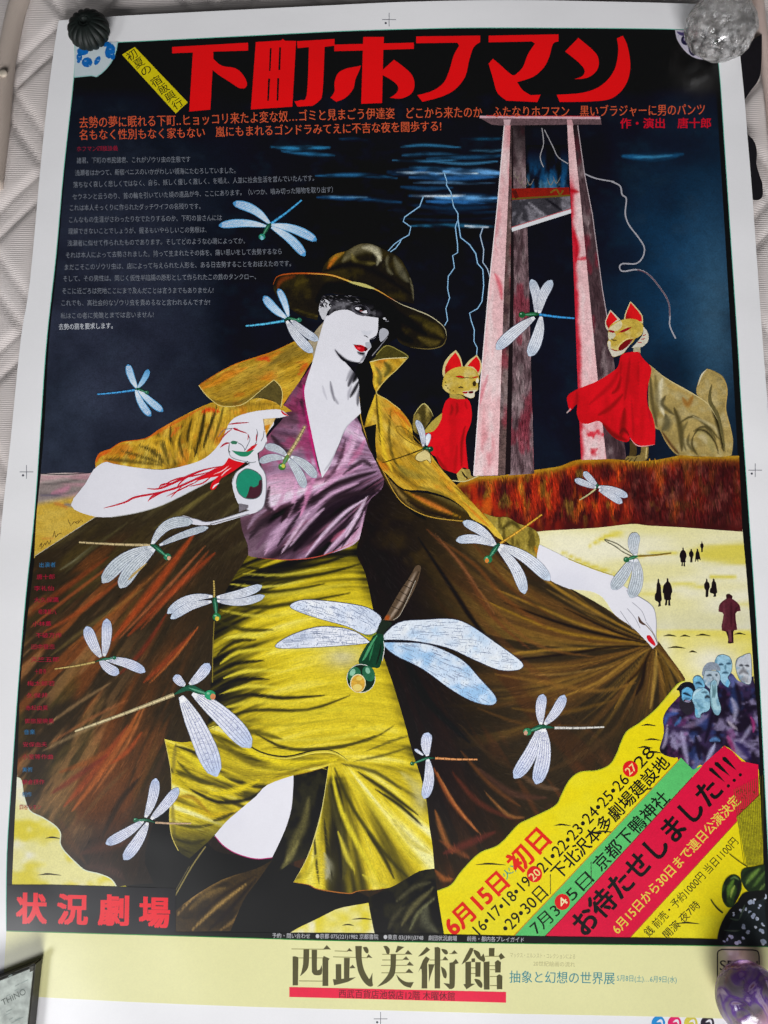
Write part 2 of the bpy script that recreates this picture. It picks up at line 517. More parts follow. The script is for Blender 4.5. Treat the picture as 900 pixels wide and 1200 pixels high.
def f_left(X, Y):
    q = Paint(X, Y, 'ebe49a'); q.cloud(0.03, 'e0cf30', 0.9, 4, 0.42, 0.66, 1, 1.3); q.cloud(0.03, 'f4f2ea', 0.8, 14, 0.5, 0.7); return q.C
p.paint("20,908! 80,985 150,1040! 14,1038! 16,990", f_left, 2.5, 0.1, 2)
for x, y, l in ((62, 982, 9), (58, 1025, 14), (430, 1077, 12), (412, 1084, 6), (785, 745, 8), (803, 745.5, 6), (824, 744.5, 9), (793, 759, 11), (812, 764, 5), (867, 743, 7), (770, 821, 8), (757, 833, 6), (760, 850, 9), (765, 867, 10), (756, 876, 9), (768, 882, 8), (659, 967, 10), (708, 975, 14), (765, 925, 10), (820, 909, 9), (690, 1086, 14), (648, 1074, 20), (575, 1013, 18), (806, 1082, 14)):
    p.leaf([(x - l, y + 0.4), (x, y - 0.6), (x + l, y + 0.8)], 1.8, '4a421a'); p.leaf([(x - l * .5, y - 1.2), (x, y - 1), (x + l * .4, y - 0.4)], 1.6, '2c2612')
sand = p.build('desert_sand', poster)

p = Part()
def f_bank(X, Y):
    q = Paint(X, Y, '4a1414')
    top = np.interp(X, [535, 560, 600, 650, 680, 712, 760, 800, 866], [566, 558, 555, 547, 538, 536, 540, 533, 534])
    q.cloud(0.03, 'b02c10', 0.95, 3, 0.38, 0.62, 1.6, 0.55)
    q.cloud(0.05, 'd8661c', 0.8, 17, 0.52, 0.74, 1.6, 0.5)
    q.cloud(0.05, '2a0d0d', 0.7, 23, 0.5, 0.7, 1.8, 0.5)
    q.cloud(0.08, '8c8a2a', 0.45, 31, 0.58, 0.75, 1.5, 0.7)
    q.mix(0.7 * sstep(690, 850, X), '3a1116')
    q.mix(0.45 * sstep(700, 760, X) * sstep(0.5, 0.7, fbm(X * 1.6, Y, 0.09, 41)), '8a4a3e')
    q.mix(0.6 * sstep(585, 625, Y), '3c0f12')
    q.mix(0.95 * sstep(9, 2, Y - top), 'a88a18'); q.mix(0.6 * sstep(5, 1, Y - top) * sstep(0.4, 0.6, fbm(X, Y, 0.06, 3)), 'd8c83a')
    q.mix(0.4 * sstep(16, 6, Y - top), 'b0601c')
    return q.C
p.paint("530,572! 545,562 560,558.5 585,557.5 600,555 625,551 650,547.5 660,545 672,540 685,538 700,535.5 712,537 730,539 760,540 785,536 800,533 815,535 840,534.5 866,534! 870,623! 840,621 800,618 760,616 740,614 700,618.5 640,622 600,625 570,612", f_bank, 1.6, 0.3, 3)
p.hatch("545,563! 600,556! 712,539! 800,535! 865,537! 869,620! 740,612! 610,618!", f_bank, along(0.12, 1), 7000, 14, 1.3, 0.35, 2.2, 19, k=1)
p.build('earth_bank', poster)

# --- the execution frame
def f_blade(X, Y):
    q = Paint(X, Y, '3c3a40'); q.cloud(0.06, '8c8890', 0.8, 3, 0.5, 0.7, 1.5, 1.5); q.many('618,236 630,246 640,254|2|a8a4ac|.7\n638,232 650,240 660,248|2.5|16141a|.9\n612,250 606,262|3|8a868c|.5'); return q.C
def f_tail(X, Y):
    q = Paint(X, Y, '8f7c3a'); q.cloud(0.1, '3a3216', 0.8, 3, 0.45, 0.65, 2, 0.6); q.cloud(0.09, 'b8a864', 0.6, 9, 0.5, 0.7); return q.C
ZA = ZL[0]
tower = empty('execution_frame', poster)
def f_pink(seed, left):
    def f(X, Y):
        q = Paint(X, Y, 'ecbfc0')
        q.cloud(0.05, 'd8868c', 0.7, seed, 0.54, 0.74, 1.5, 0.22)
        q.cloud(0.08, 'f0dcda', 0.7, seed + 3, 0.5, 0.72, 1.3, 0.35)
        if not left:
            ed = np.interp(Y, [139, 240, 340, 540], [664.5, 669, 673, 681])
            q.mix(0.9 * sstep(5, 0, X - ed - 7 * (fbm(X, Y, 0.05, 5) - 0.35)) * sstep(200, 230, Y), 'c81a2c')
            q.mix(0.9 * sstep(440, 465, Y) * sstep(0.5, 0.64, fbm(X, Y, 0.1, 8)), 'd02838')
            q.many('666,222 672,224 678,225|4|c41020|1\n672,270 676,290 675,306|5|c81426|.9\n675,304 684,303 690,300|3|d03040|.8')
        else:
            q.many('580,320 586,335 588,350|4|d84858|.6\n560,480 565,460 572,440|3|d86070|.5')
        return q.C
    return f
def f_mauve(seed, base='7c6468'):
    def f(X, Y):
        q = Paint(X, Y, base)
        q.cloud(0.09, '3c2a2e', 0.8, seed, 0.45, 0.7, 1.6, 0.5)
        q.cloud(0.07, 'a89696', 0.6, seed + 4, 0.5, 0.75, 1.5, 0.6)
        q.cloud(0.05, '8a2434', 0.6, seed + 9, 0.56, 0.72, 1.4, 0.5)
        q.mix(0.75 * sstep(215, 140, Y), '1c1618')
        return q.C
    return f
p = Part(); p.paint("599,146! 615,146! 616.5,220 618,270 620,340 623,460 626,555! 596,557! 599,340", f_mauve(3), 1.8, 0.45, 1)
p.hatch("600,200! 616,200! 626,555! 599,556!", f_mauve(3), along(0.02, 1), 2500, 12, 0.9, 0.35, 1.9, 21, k=1)
p.line("599,150 599.5,340 595,556", 4.5, '20181a', 6.5, 0.3, 1)
p.paint("598,139! 600.5,139! 598,340 592,557! 583,557! 590.5,340", f_mauve(5, '6a5450'), 2, 0.6, 1)
p.build('rear_post', tower)
p = Part(); p.paint("670,139! 677,147 685,204 694,250 706,340 722,440 734,538! 710,538! 690,340 681,240", f_mauve(11, '4e3a3e'), 1.8, 0.4, 1)
p.hatch("672,141! 685,204! 706,340! 734,538! 712,538! 690,340! 681,240!", f_mauve(11, '4e3a3e'), along(0.13, 1), 2500, 12, 0.9, 0.35, 2.0, 23, k=1)
p.line("677,147 685,204 694,250 706,340 712,375", 1.0, 'b8a8ac', k=1)
p.build('rear_post', tower)
p = Part()
def f_fire(X, Y):
    q = Paint(X, Y, '060a12')
    q.mix(0.9 * sstep(165, 215, Y) * sstep(0.35, 0.65, fbm(X * 1.8, Y * 0.4, 0.09, 3)), '1d5a8c')
    q.mix(0.6 * sstep(198, 216, Y) * sstep(0.5, 0.68, fbm(X * 1.5, Y * 0.7, 0.12, 9)), '5a8ea8'); return q.C
p.paint("617,170! 666,170! 667,221! 617,221!", f_fire, 1.8, 0.3, 1)
for s in ("635,150 637,168 633,184 637,196", "638,152 648,172 654,184 666,192"):
    p.line(s, 1.1, 'a8a6a8')
for x, y in ((610, 212), (614, 216), (606, 206), (621, 214), (645, 214), (652, 212)):
    p.leaf([(x - 4, y - 6), (x, y + 3), (x + 5, y - 5)], 1.0, '857c6c')
p.build('smoke', tower)
p = Part()
p.fill("599.5,221! 667,219.5! 668,230! 600,234.5!", '8e1e12', 0.35, 1)
p.line("600,233 668,229", 2.0, '6a5a20', k=1); p.line("645,226 652,222 656,228 660,223", 2, '7a5c20', g=0.3); p.line("602,223 606,232", 5, '5a1a14', g=.3)
p.build('cross_beam', tower)
p = Part()
p.paint("600,234.5! 668,230! 669,247! 600,268!", lambda X, Y: f_blade(X, Y), 2, 0.5, 1)
p.fill("599.5,267! 669,245! 670,249.5! 600,271.5!", 'e4e6e8', 0.04, 1)
p.line("599.5,266.5 669,244.6", 1.0, 'c06068', k=1)
p.build('blade', tower)
p = Part(); p.paint("591.6,139! 598.5,139! 596,220 590.5,340 587,450 583.5,557! 555,558! 563,450 572.6,340 583,240", f_pink(4, True), 2.2, 0.3, 1)
p.line("591.6,139 583,240 572.6,340 563,450 555,557", 1.1, 'f3e8e8', k=1)
p.build('front_post', tower)
p = Part(); p.paint("664.4,139! 670.4,139! 681,240 690.4,340 701,450 710.5,538! 681,539! 677,450 673,340 669,240", f_pink(14, False), 2.2, 0.3, 1)
p.build('front_post', tower)
p = Part()
p.fill("562,138! 704,139.5! 705,146! 672,146 586,147 576,146!", '6d5458', 0.5, 1)
p.fill("590,140! 599,140! 597,147! 591,147!", 'd8b4b8', .2, 1); p.fill("664.5,140! 670,140! 672,147! 665,147!", 'd8a4a8', .2, 1)
p.fill("562,135.6! 703,136.6! 704,139.6! 562,138.4!", 'e0b2ba', 0.25, 1)
p.line("570,135.5 702,136.4", 1.0, 'c83844', k=1)
p.build('lintel', tower)

# --- fox statues
def f_cape(seed, folds):
    def f(X, Y):
        q = Paint(X, Y, 'e01620'); q.cloud(0.03, 'c00e1a', 0.6, seed, 0.5, 0.7, 2.2, 0.6); q.many(folds); return q.C
    return f
fox = empty('fox_statue', poster)
p = Part()
p.paint("484,503 485,486 490,479! 497,473! 504,479 507,487 500,499! 492,509", lambda X, Y: f_tail(X, Y), 2, 0.5)
p.leaf("485,487 490,479 497,473 504,480 508,488", 1.0, 'd8cc80')
p.fill("497,506 506,494 518,484! 519,492 510,504 500,510", 'b5a045', 0.3)
p.build('tail', fox)
p = Part()
p.fill("535,555! 541,549 546,553 546,562 538,564", 'b8a252', 0.3); p.fill("544,550! 550,550 552,557 555,559 548,560", '9c8848', .3)
p.line("530,563 545,564 562,557", 1.3, 'c9bf86'); p.leaf("541,552 544,557 548,561", 2.2, '2a2016')
p.build('foot', fox)
p = Part(); p.fill("527,461! 540,463 545,469 527,469!", 'b09a48', 0.3); p.build('neck', fox)
p = Part(); p.paint("527,466! 536,467.5 547.4,467.3! 551,472.3 553,483.6 551.6,496.4 546,512 546.7,530 548.8,550! 542.4,548 535.4,555.2! 518.3,548.8 511,536 505.6,531.8 500.6,520.5 495.7,507.7! 508.4,504.9 516.9,492 518.3,482.2 521.9,470.9",
        f_cape(3, '528,474 530,480 527,488|2|8a0c14|.7\n535,472 536,480 534,486|2|8a0c14|.7\n545,470 547,480|1.6|a00c16|.6\n545,500 541,520 541,548|2.5|8e0a14|.8\n536,520 534,540 533,553|3|b00c18|.7\n512,535 518,545 524,551|3|8e0a14|.7\n500,514 508,512|2|b00c18|.7'), 1.8, 0.12)
p.build('cape', fox)
def ear(o, i, par, rim='d8c98c'):
    p = Part(); p.fill(o, rim, 0.15); p.paint(i, lambda X, Y: f_ear(X, Y), 1.5, 0.15); p.build('ear', par)
def f_ear(X, Y):
    q = Paint(X, Y, 'e31a1e'); q.mix(0.6 * sstep(0.5, 0.0, (X - X.min()) / (np.ptp(X) + 1)) * sstep(0.3, 0.9, (Y - Y.min()) / (np.ptp(Y) + 1)), '6a1010'); return q.C
z = zc(490, 400, 7.056)
ear(z("215,300! 200,260 215,180 260,115 312,72! 350,130 370,208! 300,235"), z("222,285! 225,215 265,140 309,92! 345,150 358,208! 300,225 260,255"), fox)
ear(z("385,205! 420,160 485,110! 520,170 525,230 505,285! 440,240"), z("408,205! 440,165 483,124! 510,170 512,225 495,262! 460,215"), fox)
p = Part()
def f_head(X, Y):
    q = Paint(X, Y, 'cfb24a'); q.cloud(0.12, 'a8862c', 0.5, 3, 0.5, 0.7); q.cloud(0.1, 'e0d090', 0.6, 8, 0.5, 0.7); return q.C
p.paint(z("215,290 240,255 300,220 370,208 430,215 475,240 495,270 505,310 495,345 495,400 470,420 465,460 430,470 380,450 330,435 270,435 220,405 200,365"), f_head, 1.6, 0.25)
p.leaf(z("312,290 350,292 388,304"), 2.6, 'c8201c'); p.leaf(z("440,304 470,298 498,288"), 1.8, 'c8201c'); p.leaf(z("300,288 350,305 400,300 440,304 480,300"), 0.9, '5a4a18')
p.fill(z("368,412! 430,408 492,400! 470,420 462,460 430,468 385,448"), 'e4dcc0', 0.1); p.fill(z("366,418! 410,416 400,432 372,430"), 'a81c20'); p.fill(z("415,414! 455,412 450,430 420,430"), '5a1418')
p.ell(*z([(465, 350)])[0][:2], 2.2, 3.2, '3a2a14'); p.ell(*z([(490, 325)])[0][:2], 1.8, 3, 'e8e0c0'); p.leaf(z("330,385 355,378 375,388"), 1.6, '2c2010')
for a in ("222,335 230,342", "225,362 236,368", "240,385 250,388", "258,402 268,402", "285,412 294,408"):
    p.line(z(a), 1.3, '5a4a14', k=1)
p.build('head', fox)

fox2 = empty('fox_statue', poster)
z = zc(660, 340, 4.5)
def f_body(X, Y):
    q = Paint(X, Y, 'b49c5c'); q.cloud(0.05, '94804a', 0.6, 5, 0.45, 0.65); q.cloud(0.07, 'c2b588', 0.5, 15, 0.5, 0.7)
    q.many(F2, 1.25); return q.C
F2 = '''
 776,444 772,466 778,486|5|ddd2ac|.85
 768,440 770,470 768,498|4|6e6038|.6
 782,452 800,456 812,468|5|c2a258|.7
 800,466 806,474 812,464|4|9a6424|.7
 780,464 776,474 790,486|3|4a4228|.7
 780,486 782,498 776,504|6|625a3c|.8
 790,478 797,500 799,528|4|564a28|.9
 796,496 812,488 830,500 842,514|2|4e4526|.85
 812,488 836,500 843,512|2.4|d0c190|.6
 806,494 798,510 804,528|3|5c5230|.6
 808,508 806,520 816,532|2|5a5030|.7
 812,506 826,500 840,516|1.4|3e361e|.8
 816,508 824,508 832,518 836,530|7|a8985e|.9
 812,512 818,504 828,506 838,518 842,532|1.6|3a321a|.9
 812,512 811,522 818,534|1.6|4a4022|.8
 818,512 824,512 828,520|4|c4b484|.8
 770,432 790,446 812,462|4|c8b67c|.7
 762,440 764,470 770,500|3|5c4e2c|.8
 834,478 843,500 848,530|3.4|2c2612|.95
 829,468 841,488|2|c8b888|.6
 776,506 786,522 796,532|2.5|54361c|.8
 774,506 782,520 792,531|1.2|c0a060|.7
'''
p = Part(); p.paint(z("705,550 710,490 735,440 757,414! 800,428 845,460 866,520 861,580 862,640 885,730 896,800 888,872! 830,880! 815,760 810,680 760,600"), f_body, 2, 0.35)
p.leaf("828,432 845,442 852,456 850,482 856,502 859,520", 1.3, 'c2a45c'); p.leaf("818,452 822,440 828,433", 2, 'd8d0b0', .2)
p.leaf("834,450 832,470 842,490 850,530", 5, '6a6038', .4); p.build('tail', fox2)
p = Part(); p.paint(z("455,392! 520,450 600,500 690,550 760,600 812,680 832,780 832,880! 640,872 590,862 540,800 510,740 480,720 450,600"), f_body, 1.3, 0.25)
p.leaf("762,428 780,443 813,462 830,474 841,492", 1.2, 'd6c48a')
p.build('body', fox2)
p = Part()
p.fill(z("350,795! 385,800! 385,870 345,880! 352,840"), '4c3c20', 0.4); p.fill(z("412,815! 450,825! 442,892 380,902 325,895! 340,875 385,875 408,860"), '8a7440', 0.4)
for a in ("337,540 341,537", "341,541 345,537", "347,541 350,536"):
    x = [tuple(float(v) for v in q.split(',')) for q in a.split()]
    p.line([(b + 396, c) for b, c in x], 1, '2c2414', k=1)
p.line(z("440,830 436,888"), 1.4, 'd0b878', k=1)
p.build('foot', fox2)
p = Part(); p.fill(z("378,300! 405,290! 408,330! 380,332!"), 'bcae84', 0.3); p.build('neck', fox2)
p = Part(); p.paint(z("305,345 345,328 400,325! 420,360 460,400! 465,430 445,520 445,600 470,660 485,730 483,815! 420,822 370,800 350,770! 347,795 320,800 270,780 230,740 190,690 130,705 90,695 72,650 75,600! 58,615 35,642! 20,580 30,550 80,520 180,480 260,430 290,400"),
        f_cape(13, '''738,420 736,440 732,470|3|a00c18|.7
 748,424 748,450|2|a80e18|.6
 728,424 727,440|2|9a0c16|.6
 724,436 715,452 690,474|4|b00e1a|.7
 716,462 724,455 728,440|3|8a0a14|.7
 700,487 715,478 730,462|4|9a0c16|.8
 732,478 730,500 728,512|5|8e0a14|.8
 706,496 716,508 734,516|5|800810|.85
 737,510 731,503 726,508|3|700810|.8
 676,458 676,470 672,480|3|a20e1a|.8
 758,452 760,480 764,500|2|b41020|.6
 740,470 742,500 742,515|2|b00e1a|.7'''), 1.8, 0.12)
p.line("664,484 669,479", 1.4, 'c0a8a8', k=1); p.leaf("738,513 745,521 753,523 767,521", 1.2, 'e8a0a0')
p.build('cape', fox2)
z = zc(700, 340, 11.25)
ear(z("155,545! 115,500 105,400 172,258! 215,300 305,392! 250,425"), z("155,522! 117,450 122,390 175,278! 265,385! 190,450"), fox2, 'd8ccb0')
ear(z("352,398! 365,310 434,146! 500,210 592,330 602,440! 480,400"), z("370,385! 380,310 440,163! 575,330 585,415! 530,405 450,378"), fox2, 'd8c894')
p = Part()
p.fill(z("600,475! 650,530 675,600 665,680 600,742 540,758 450,762! 520,690 600,580"), 'd3cdb8', 0.2)
for a in ("605,600 640,585", "580,648 628,640", "530,690 585,690"):
    p.line(z(a), 1.1, 'b02028', k=1)
p.fill(z("480,755! 550,750! 552,812! 470,815!"), 'b5ad8c', .3)
p.build('ruff', fox2)
p = Part(); p.paint(z("160,490 200,440 300,400 400,378 500,385 590,440 605,500 590,580 540,620 500,640 470,690 400,750 350,830 260,870 205,878 170,820 150,770 130,700 150,650! 140,600 145,550"), f_head, 1.5, 0.25)
p.fill(z("165,490 240,440 310,400! 330,450 300,510 240,540 160,530"), 'd8cda0', 0.2); p.fill(z("145,560 220,560 240,600 190,650 150,640"), 'd4cdae', .2)
p.fill(z("132,700! 150,665 175,690 180,760 240,800 330,790 400,720 470,660! 400,760 340,830 260,868 205,875 170,820 150,770"), 'd8d2bc', 0.2)
p.leaf(z("285,560 370,525 448,488"), 3.2, '9c1c20'); p.leaf(z("145,530 190,545 235,552"), 3, '9c1c20')
p.fill(z("278,792! 290,740 380,660 475,645! 400,740 312,798!"), '7a1418', 0.15); p.leaf(z("270,800 290,720 400,640 490,630"), 1.2, 'e4d08a')
p.leaf(z("180,640 215,660 260,660"), 2, '6a5420'); p.leaf(z("170,770 230,795 280,800"), 1.4, 'a04028'); p.leaf(z("240,600 290,570 330,570"), 2, 'e0a840')
p.build('head', fox2)
ZF = ZL[0]
# ------------------------------------------------------------------ the printed woman
woman = empty('printed_woman', poster)
def f_coat(X, Y):
    q = Paint(X, Y, '31271a')
    L = X < 345
    l = L.astype(float)
    a = np.arctan2(Y - 420, X - 400); r = np.hypot(X - 400, Y - 420)
    n1 = fbm(a * 16 + 0.002 * r, r * 0.006, 1.0, 3); n2 = fbm(a * 34, r * 0.009, 1.0, 11)
    q.mix(l * 0.8 * sstep(0.46, 0.66, n1) * sstep(250, 120, X) * sstep(610, 670, Y), '74401e')
    q.mix(l * 0.75 * sstep(0.52, 0.72, n2) * sstep(270, 120, X) * sstep(640, 700, Y), '8a4a22')
    q.mix(l * 0.6 * sstep(0.5, 0.68, fbm(a * 22, r * 0.012, 1, 29)) * sstep(250, 100, X), '51431f')
    q.mix(l * 0.55 * sstep(0.56, 0.7, fbm(a * 40, r * 0.01, 1, 37)) * sstep(200, 90, X) * sstep(680, 760, Y), 'a87848')
    q.mix(l * 0.7 * sstep(660, 610, Y + 0.1 * X), '3a3220'); q.mix(l * 0.35 * sstep(0.5, 0.7, fbm(X + Y * 1.4, Y * 0.2, 0.07, 5)) * sstep(670, 620, Y), '6a6038')
    q.mix(l * 0.8 * sstep(930, 1000, Y + 0.4 * (X - 120)), '201a18')
    R = 1 - l
    a = np.arctan2(753 - Y, 766 - X) - 0.0013 * np.hypot(X - 766, Y - 753); r = np.hypot(X - 766, Y - 753)
    n1 = fbm(a * 8, r * 0.003, 1.0, 53)
    near = sstep(330, 120, r) * R * sstep(900, 800, Y + 0.25 * (X - 700))
    q.mix(near * 0.85 * sstep(0.42, 0.62, n1), '664520')
    q.mix(near * 0.7 * sstep(0.52, 0.7, fbm(a * 17, r * 0.004, 1, 61)), '8a6628')
    a2 = np.arctan2(Y - 560, X - 380); r2 = np.hypot(X - 380, Y - 560)
    n2 = fbm(a2 * 12, r2 * 0.006, 1.0, 71)
    low = R * sstep(120, 260, r2) * sstep(80, 190, r)
    q.mix(low * 0.6 * sstep(0.48, 0.66, n2), '4a2a18')
    q.mix(low * 0.5 * sstep(0.54, 0.7, fbm(a2 * 26, r2 * 0.008, 1, 83)) * sstep(640, 820, Y), '6e3c20')
    q.mix(R * 0.85 * sstep(560, 440, X - 0.28 * (Y - 640)) * sstep(1.0, 0.0, (Y - 900) / 200), '14100c')
    q.mix(R * 0.5 * sstep(0.45, 0.65, fbm(X, Y, 0.03, 7)) * np.exp(-((X - 490) / 50) ** 2 - ((Y - 640) / 40) ** 2), '4c3a1c')
    q.many(COAT)
    return q.C
COAT = '''
 38,716 75,690 128,652|5|7e3a1c|.7
 36,735 80,700 140,655|3|b0562a|.6
 50,742 100,712 150,672|4|a34a22|.6
 60,768 110,730 168,690|4|6e5a30|.6
 80,760 130,720 200,655|4|9a5a26|.5
 132,750 180,690 228,625|7|a8441e|.75
 140,748 190,695 240,640|3|c8683a|.55
 150,745 205,690 252,648|6|9a3c1c|.65
 165,738 215,680 245,645|3|b45028|.5
 140,790 165,765 195,720|4|7a2c1c|.6
 168,800 195,775 230,738|5|8e3c1e|.75
 176,800 205,770 232,735|2|c2662e|.7
 70,668 90,655 108,640|2|8c8c70|.5
 75,672 105,645 150,612|3|4e462a|.7
 200,612 225,592 250,574|4|8a7a3c|.45
 180,620 210,600 240,580|3|6e6430|.5
 70,905 120,885 160,850|6|8e4a20|.6
 75,945 110,905 150,850|6|9a4422|.7
 85,950 130,890 165,830|5|b8622e|.7
 110,930 150,870 172,822|3|c8743c|.5
 60,930 90,910 125,885|5|7a2e22|.6
 50,880 90,860 140,838|3|a68a60|.5
 60,870 110,840 150,820|3|a8643a|.5
 55,850 90,825 130,800|3|b08a5c|.5
 130,895 150,880 166,858|4|a84a22|.7
 95,960 120,930 150,900|4|6a4a2a|.6
 140,960 170,930 195,880|7|4a3424|.5
 120,980 140,940 165,910|5|2a2018|.7
 70,960 82,985 100,1012|6|5a3a22|.5
 95,1000 130,990 160,985|9|5a3426|.5
 100,1015 130,1020 145,1030|8|4a3028|.5
 762,750 700,718 640,680 610,650|3|a47a2a|.75
 762,752 690,735 640,715 580,690|3|a27828|.7
 760,754 700,748 640,735 560,700|3|96701f|.7
 760,755 700,760 640,762 570,770|3|a87e2c|.7
 758,752 720,740 660,712|2|1c140c|.9
 758,754 700,742 650,728 590,706|2.5|1a120a|.9
 760,757 720,758 650,768 590,775|2.5|1a120a|.8
 762,760 735,775 700,800 650,820|3|a27a30|.7
 764,762 745,790 720,830|3|8e6826|.7
 764,760 750,785 735,800|3|2a1c0c|.8
 769,762 768,790 762,830|4|a8843a|.7
 772,762 790,785 800,800|4|8a6a2a|.7
 770,770 782,790 778,815|4|5c4218|.7
 757,775 752,800 745,815|4|1c140a|.8
 640,690 680,712 720,728|3|80602c|.6
 500,620 540,660 575,720 620,760|4|6a3c20|.6
 510,625 545,668 580,720|2|8e5a36|.6
 490,630 530,690 560,735 600,780|4|120d0a|.8
 520,635 560,665 590,700 640,735|4|74441f|.6
 545,625 570,655 600,690 650,725|3|5e3a1c|.7
 560,690 600,735 640,760 700,770|3|7e5226|.6
 580,790 640,800 700,810 745,800|4|8a6228|.55
 600,830 660,835 720,820|4|70501f|.55
 560,830 620,850 690,850|3|5a3c1c|.6
 640,905 690,880 725,850|6|4e3820|.5
 470,760 500,820 550,870|6|0e0b09|.8
 508,900 530,940 560,975|4|9a5028|.75
 512,905 535,945 565,980|2|c07840|.6
 510,950 520,980 530,1000|5|a0602e|.7
 530,905 560,940 600,960|5|5a2a1e|.7
 540,880 575,920 610,945|4|6e4020|.6
 570,930 595,955 615,958|3|b07038|.6
 560,900 600,930 640,935|6|543428|.6
 520,1000 545,990 580,975|7|6a2c24|.6
 510,1020 520,1030 530,1030|5|b0622c|.6
 515,985 540,1000 550,1005|5|8a4a28|.5
 600,900 630,920 655,925|5|7a5a40|.5
 540,850 580,890 630,910|3|3a2a1a|.7
 620,790 660,790 720,780|2|b08a40|.4
'''
p = Part()
COAT_L = "41,652! 112,606! 135,605 165,598 200,588 240,566 275,545! 330,545! 345,640! 345,960 345,1098! 205,1097! 205,1039 137,1039! 130,1030 116,1024 100,1020 90,1012 76,998 70.5,988 71,977 65,968 50,958 35,950 28,933 25,915 20,911! 22,850 24,800 29,750 35,700"
COAT_R = "344,560! 452,540! 470,572 505,603 555,612 575,622 610,650 643,677 667,689 710,713 747,740 765,754! 772,752! 785,770 801,792 803,798! 793,803 770,830 750,847 735,857 728,870 723,883 715,896 700,903 680,905 667,915 658,932 650,945 620,960 607,967 585,990 562,1000 541,1021 529,1037 512,1044! 509,1098! 344,1098!"
p.paint(COAT_L, f_coat, 1.3, 0.3, 3)
p.hatch(COAT_L, f_coat, lambda X, Y: (X - 400, Y - 420), 8000, 16, 1.0, 0.55, 1.7, 3, k=3)
p.paint(COAT_R, f_coat, 1.3, 0.28, 3)
def d_coat(X, Y):
    t = sstep(120, 320, np.hypot(X - 766, Y - 753))
    ax, ay = 766 - X, 753 - Y; l = np.hypot(ax, ay) + 1; ax /= l; ay /= l
    bx, by = X - 380, Y - 560; l = np.hypot(bx, by) + 1; bx /= l; by /= l
    return ax * (1 - t) + bx * t, ay * (1 - t) + by * t
p.hatch(COAT_R, f_coat, d_coat, 8000, 15, 1.0, 0.55, 1.7, 5, k=3)
p.line("137,1040 130,1030 116,1024 100,1020 90,1012 76,998 70.5,988 71,977 65,968 50,958 35,950 28,933 25,915 20,911", 1.3, 'dfe6c8')
p.line("803,798 793,803 770,830 750,847 735,857 728,870 723,883 715,896 700,903 680,905 667,915 658,932 650,945 620,960 607,967 585,990 562,1000 541,1021 529,1037 513,1044", 1.2, 'b8c02a')
p.build('coat', woman)

# lining and legs at the bottom
p = Part()
p.paint("196,940 240,985 262,1000 330,1010 420,1045 440,1058! 399,1064! 367,1079 340,1092! 335,1099! 205,1097! 180,1035 170,1000", lambda X, Y: Paint(X, Y, '120e0c').C, 6, 0.1, 3)
def f_lin(X, Y):
    q = Paint(X, Y, '3c2e1a'); q.cloud(0.05, '1c1610', 0.7, 4, 0.45, 0.7, 0.6, 1.4)
    q.many('212,1061 250,1035 300,1012|5|8a6a34|.7\n225,1090 255,1062 290,1035|3|a88648|.8\n245,1090 270,1065 300,1030|4|1c150c|.8\n222,1066 240,1050 265,1040|6|7a6030|.6\n230,1075 260,1050 300,1025|3|241a0e|.8\n258,1090 275,1078 284,1062|3|9a7840|.6\n205,1075 240,1040 290,1015|2|b08c50|.7'); return q.C
p.paint("319,1008! 300,1018 260,1031 225,1052 205,1068! 203,1092! 270,1091! 286,1054 302,1032", f_lin, 2.2, 0.5, 3)
p.line("204,1052 225,1015 241,992", 1.6, '8a7c48'); p.line("205,1045 222,1015", 1, '5c5438')
p.build('coat_lining', woman)
p = Part()
p.paint("340,1093! 352,1086 367,1079 383,1071 399,1064 432,1058! 434,1070 440,1094!", lambda X, Y: f_left(X, Y), 1.5, 0.1, 3)
for x, y, l in ((425, 1077, 13), (408, 1084, 7)): p.leaf([(x - l, y + .4), (x, y - .6), (x + l, y + .8)], 1.8, '4a421a')
p.build('sand_patch', poster)
p = Part()
def f_leg(X, Y):
    q = Paint(X, Y, '161510'); q.cloud(0.08, '2e2c1c', 0.7, 5, 0.45, 0.7)
    q.many('362,935 356,965 344,990 335,1010|8|5e5830|.8\n350,985 340,1005 330,1018|5|8a8248|.6\n375,920 372,950 362,980|6|0c0b08|.8\n470,1085 485,1062 508,1040|5|6e6840|.7\n455,1090 462,1075 475,1060|4|4c4830|.6\n500,1060 498,1080 512,1092|9|5a5a44|.7\n480,1092 490,1070 510,1052|3|8a8a5c|.6\n465,1056 485,1040 505,1034|4|5a563a|.6\n470,1064 490,1048 505,1042|3|0e0d0a|.7')
    return q.C
p.paint("342,908! 365,904 388,896! 386,915 376,960 360,1005! 340,1012 322,1026! 318,1006! 333,975 341,950", f_leg, 2, 0.5, 3)
p.build('stocking', woman)
p = Part()
p.paint("432,1052! 453,1041 470,1034 491,1021 509,1018! 513,1050 521,1099! 440,1099! 434,1070", f_leg, 2, 0.5, 3)
p.build('boot', woman)

# white skin of the printed figure
thigh = Part()
def f_skin(X, Y):
    q = Paint(X, Y, 'e9e8ee'); q.cloud(0.01, 'dddde6', 0.7, 5, 0.4, 0.7); return q.C
thigh.paint("344,907! 343.5,925 341,950 333,975 319,1005! 300,1006.5 279,1001 263,992 252,980! 255,960 300,915", f_skin, 5, 0.02, 3)
thigh.line("319,1005 300,1006.5 279,1001 263,992 252,980", 1.0, 'c02878')

thigh.build('thigh', woman)

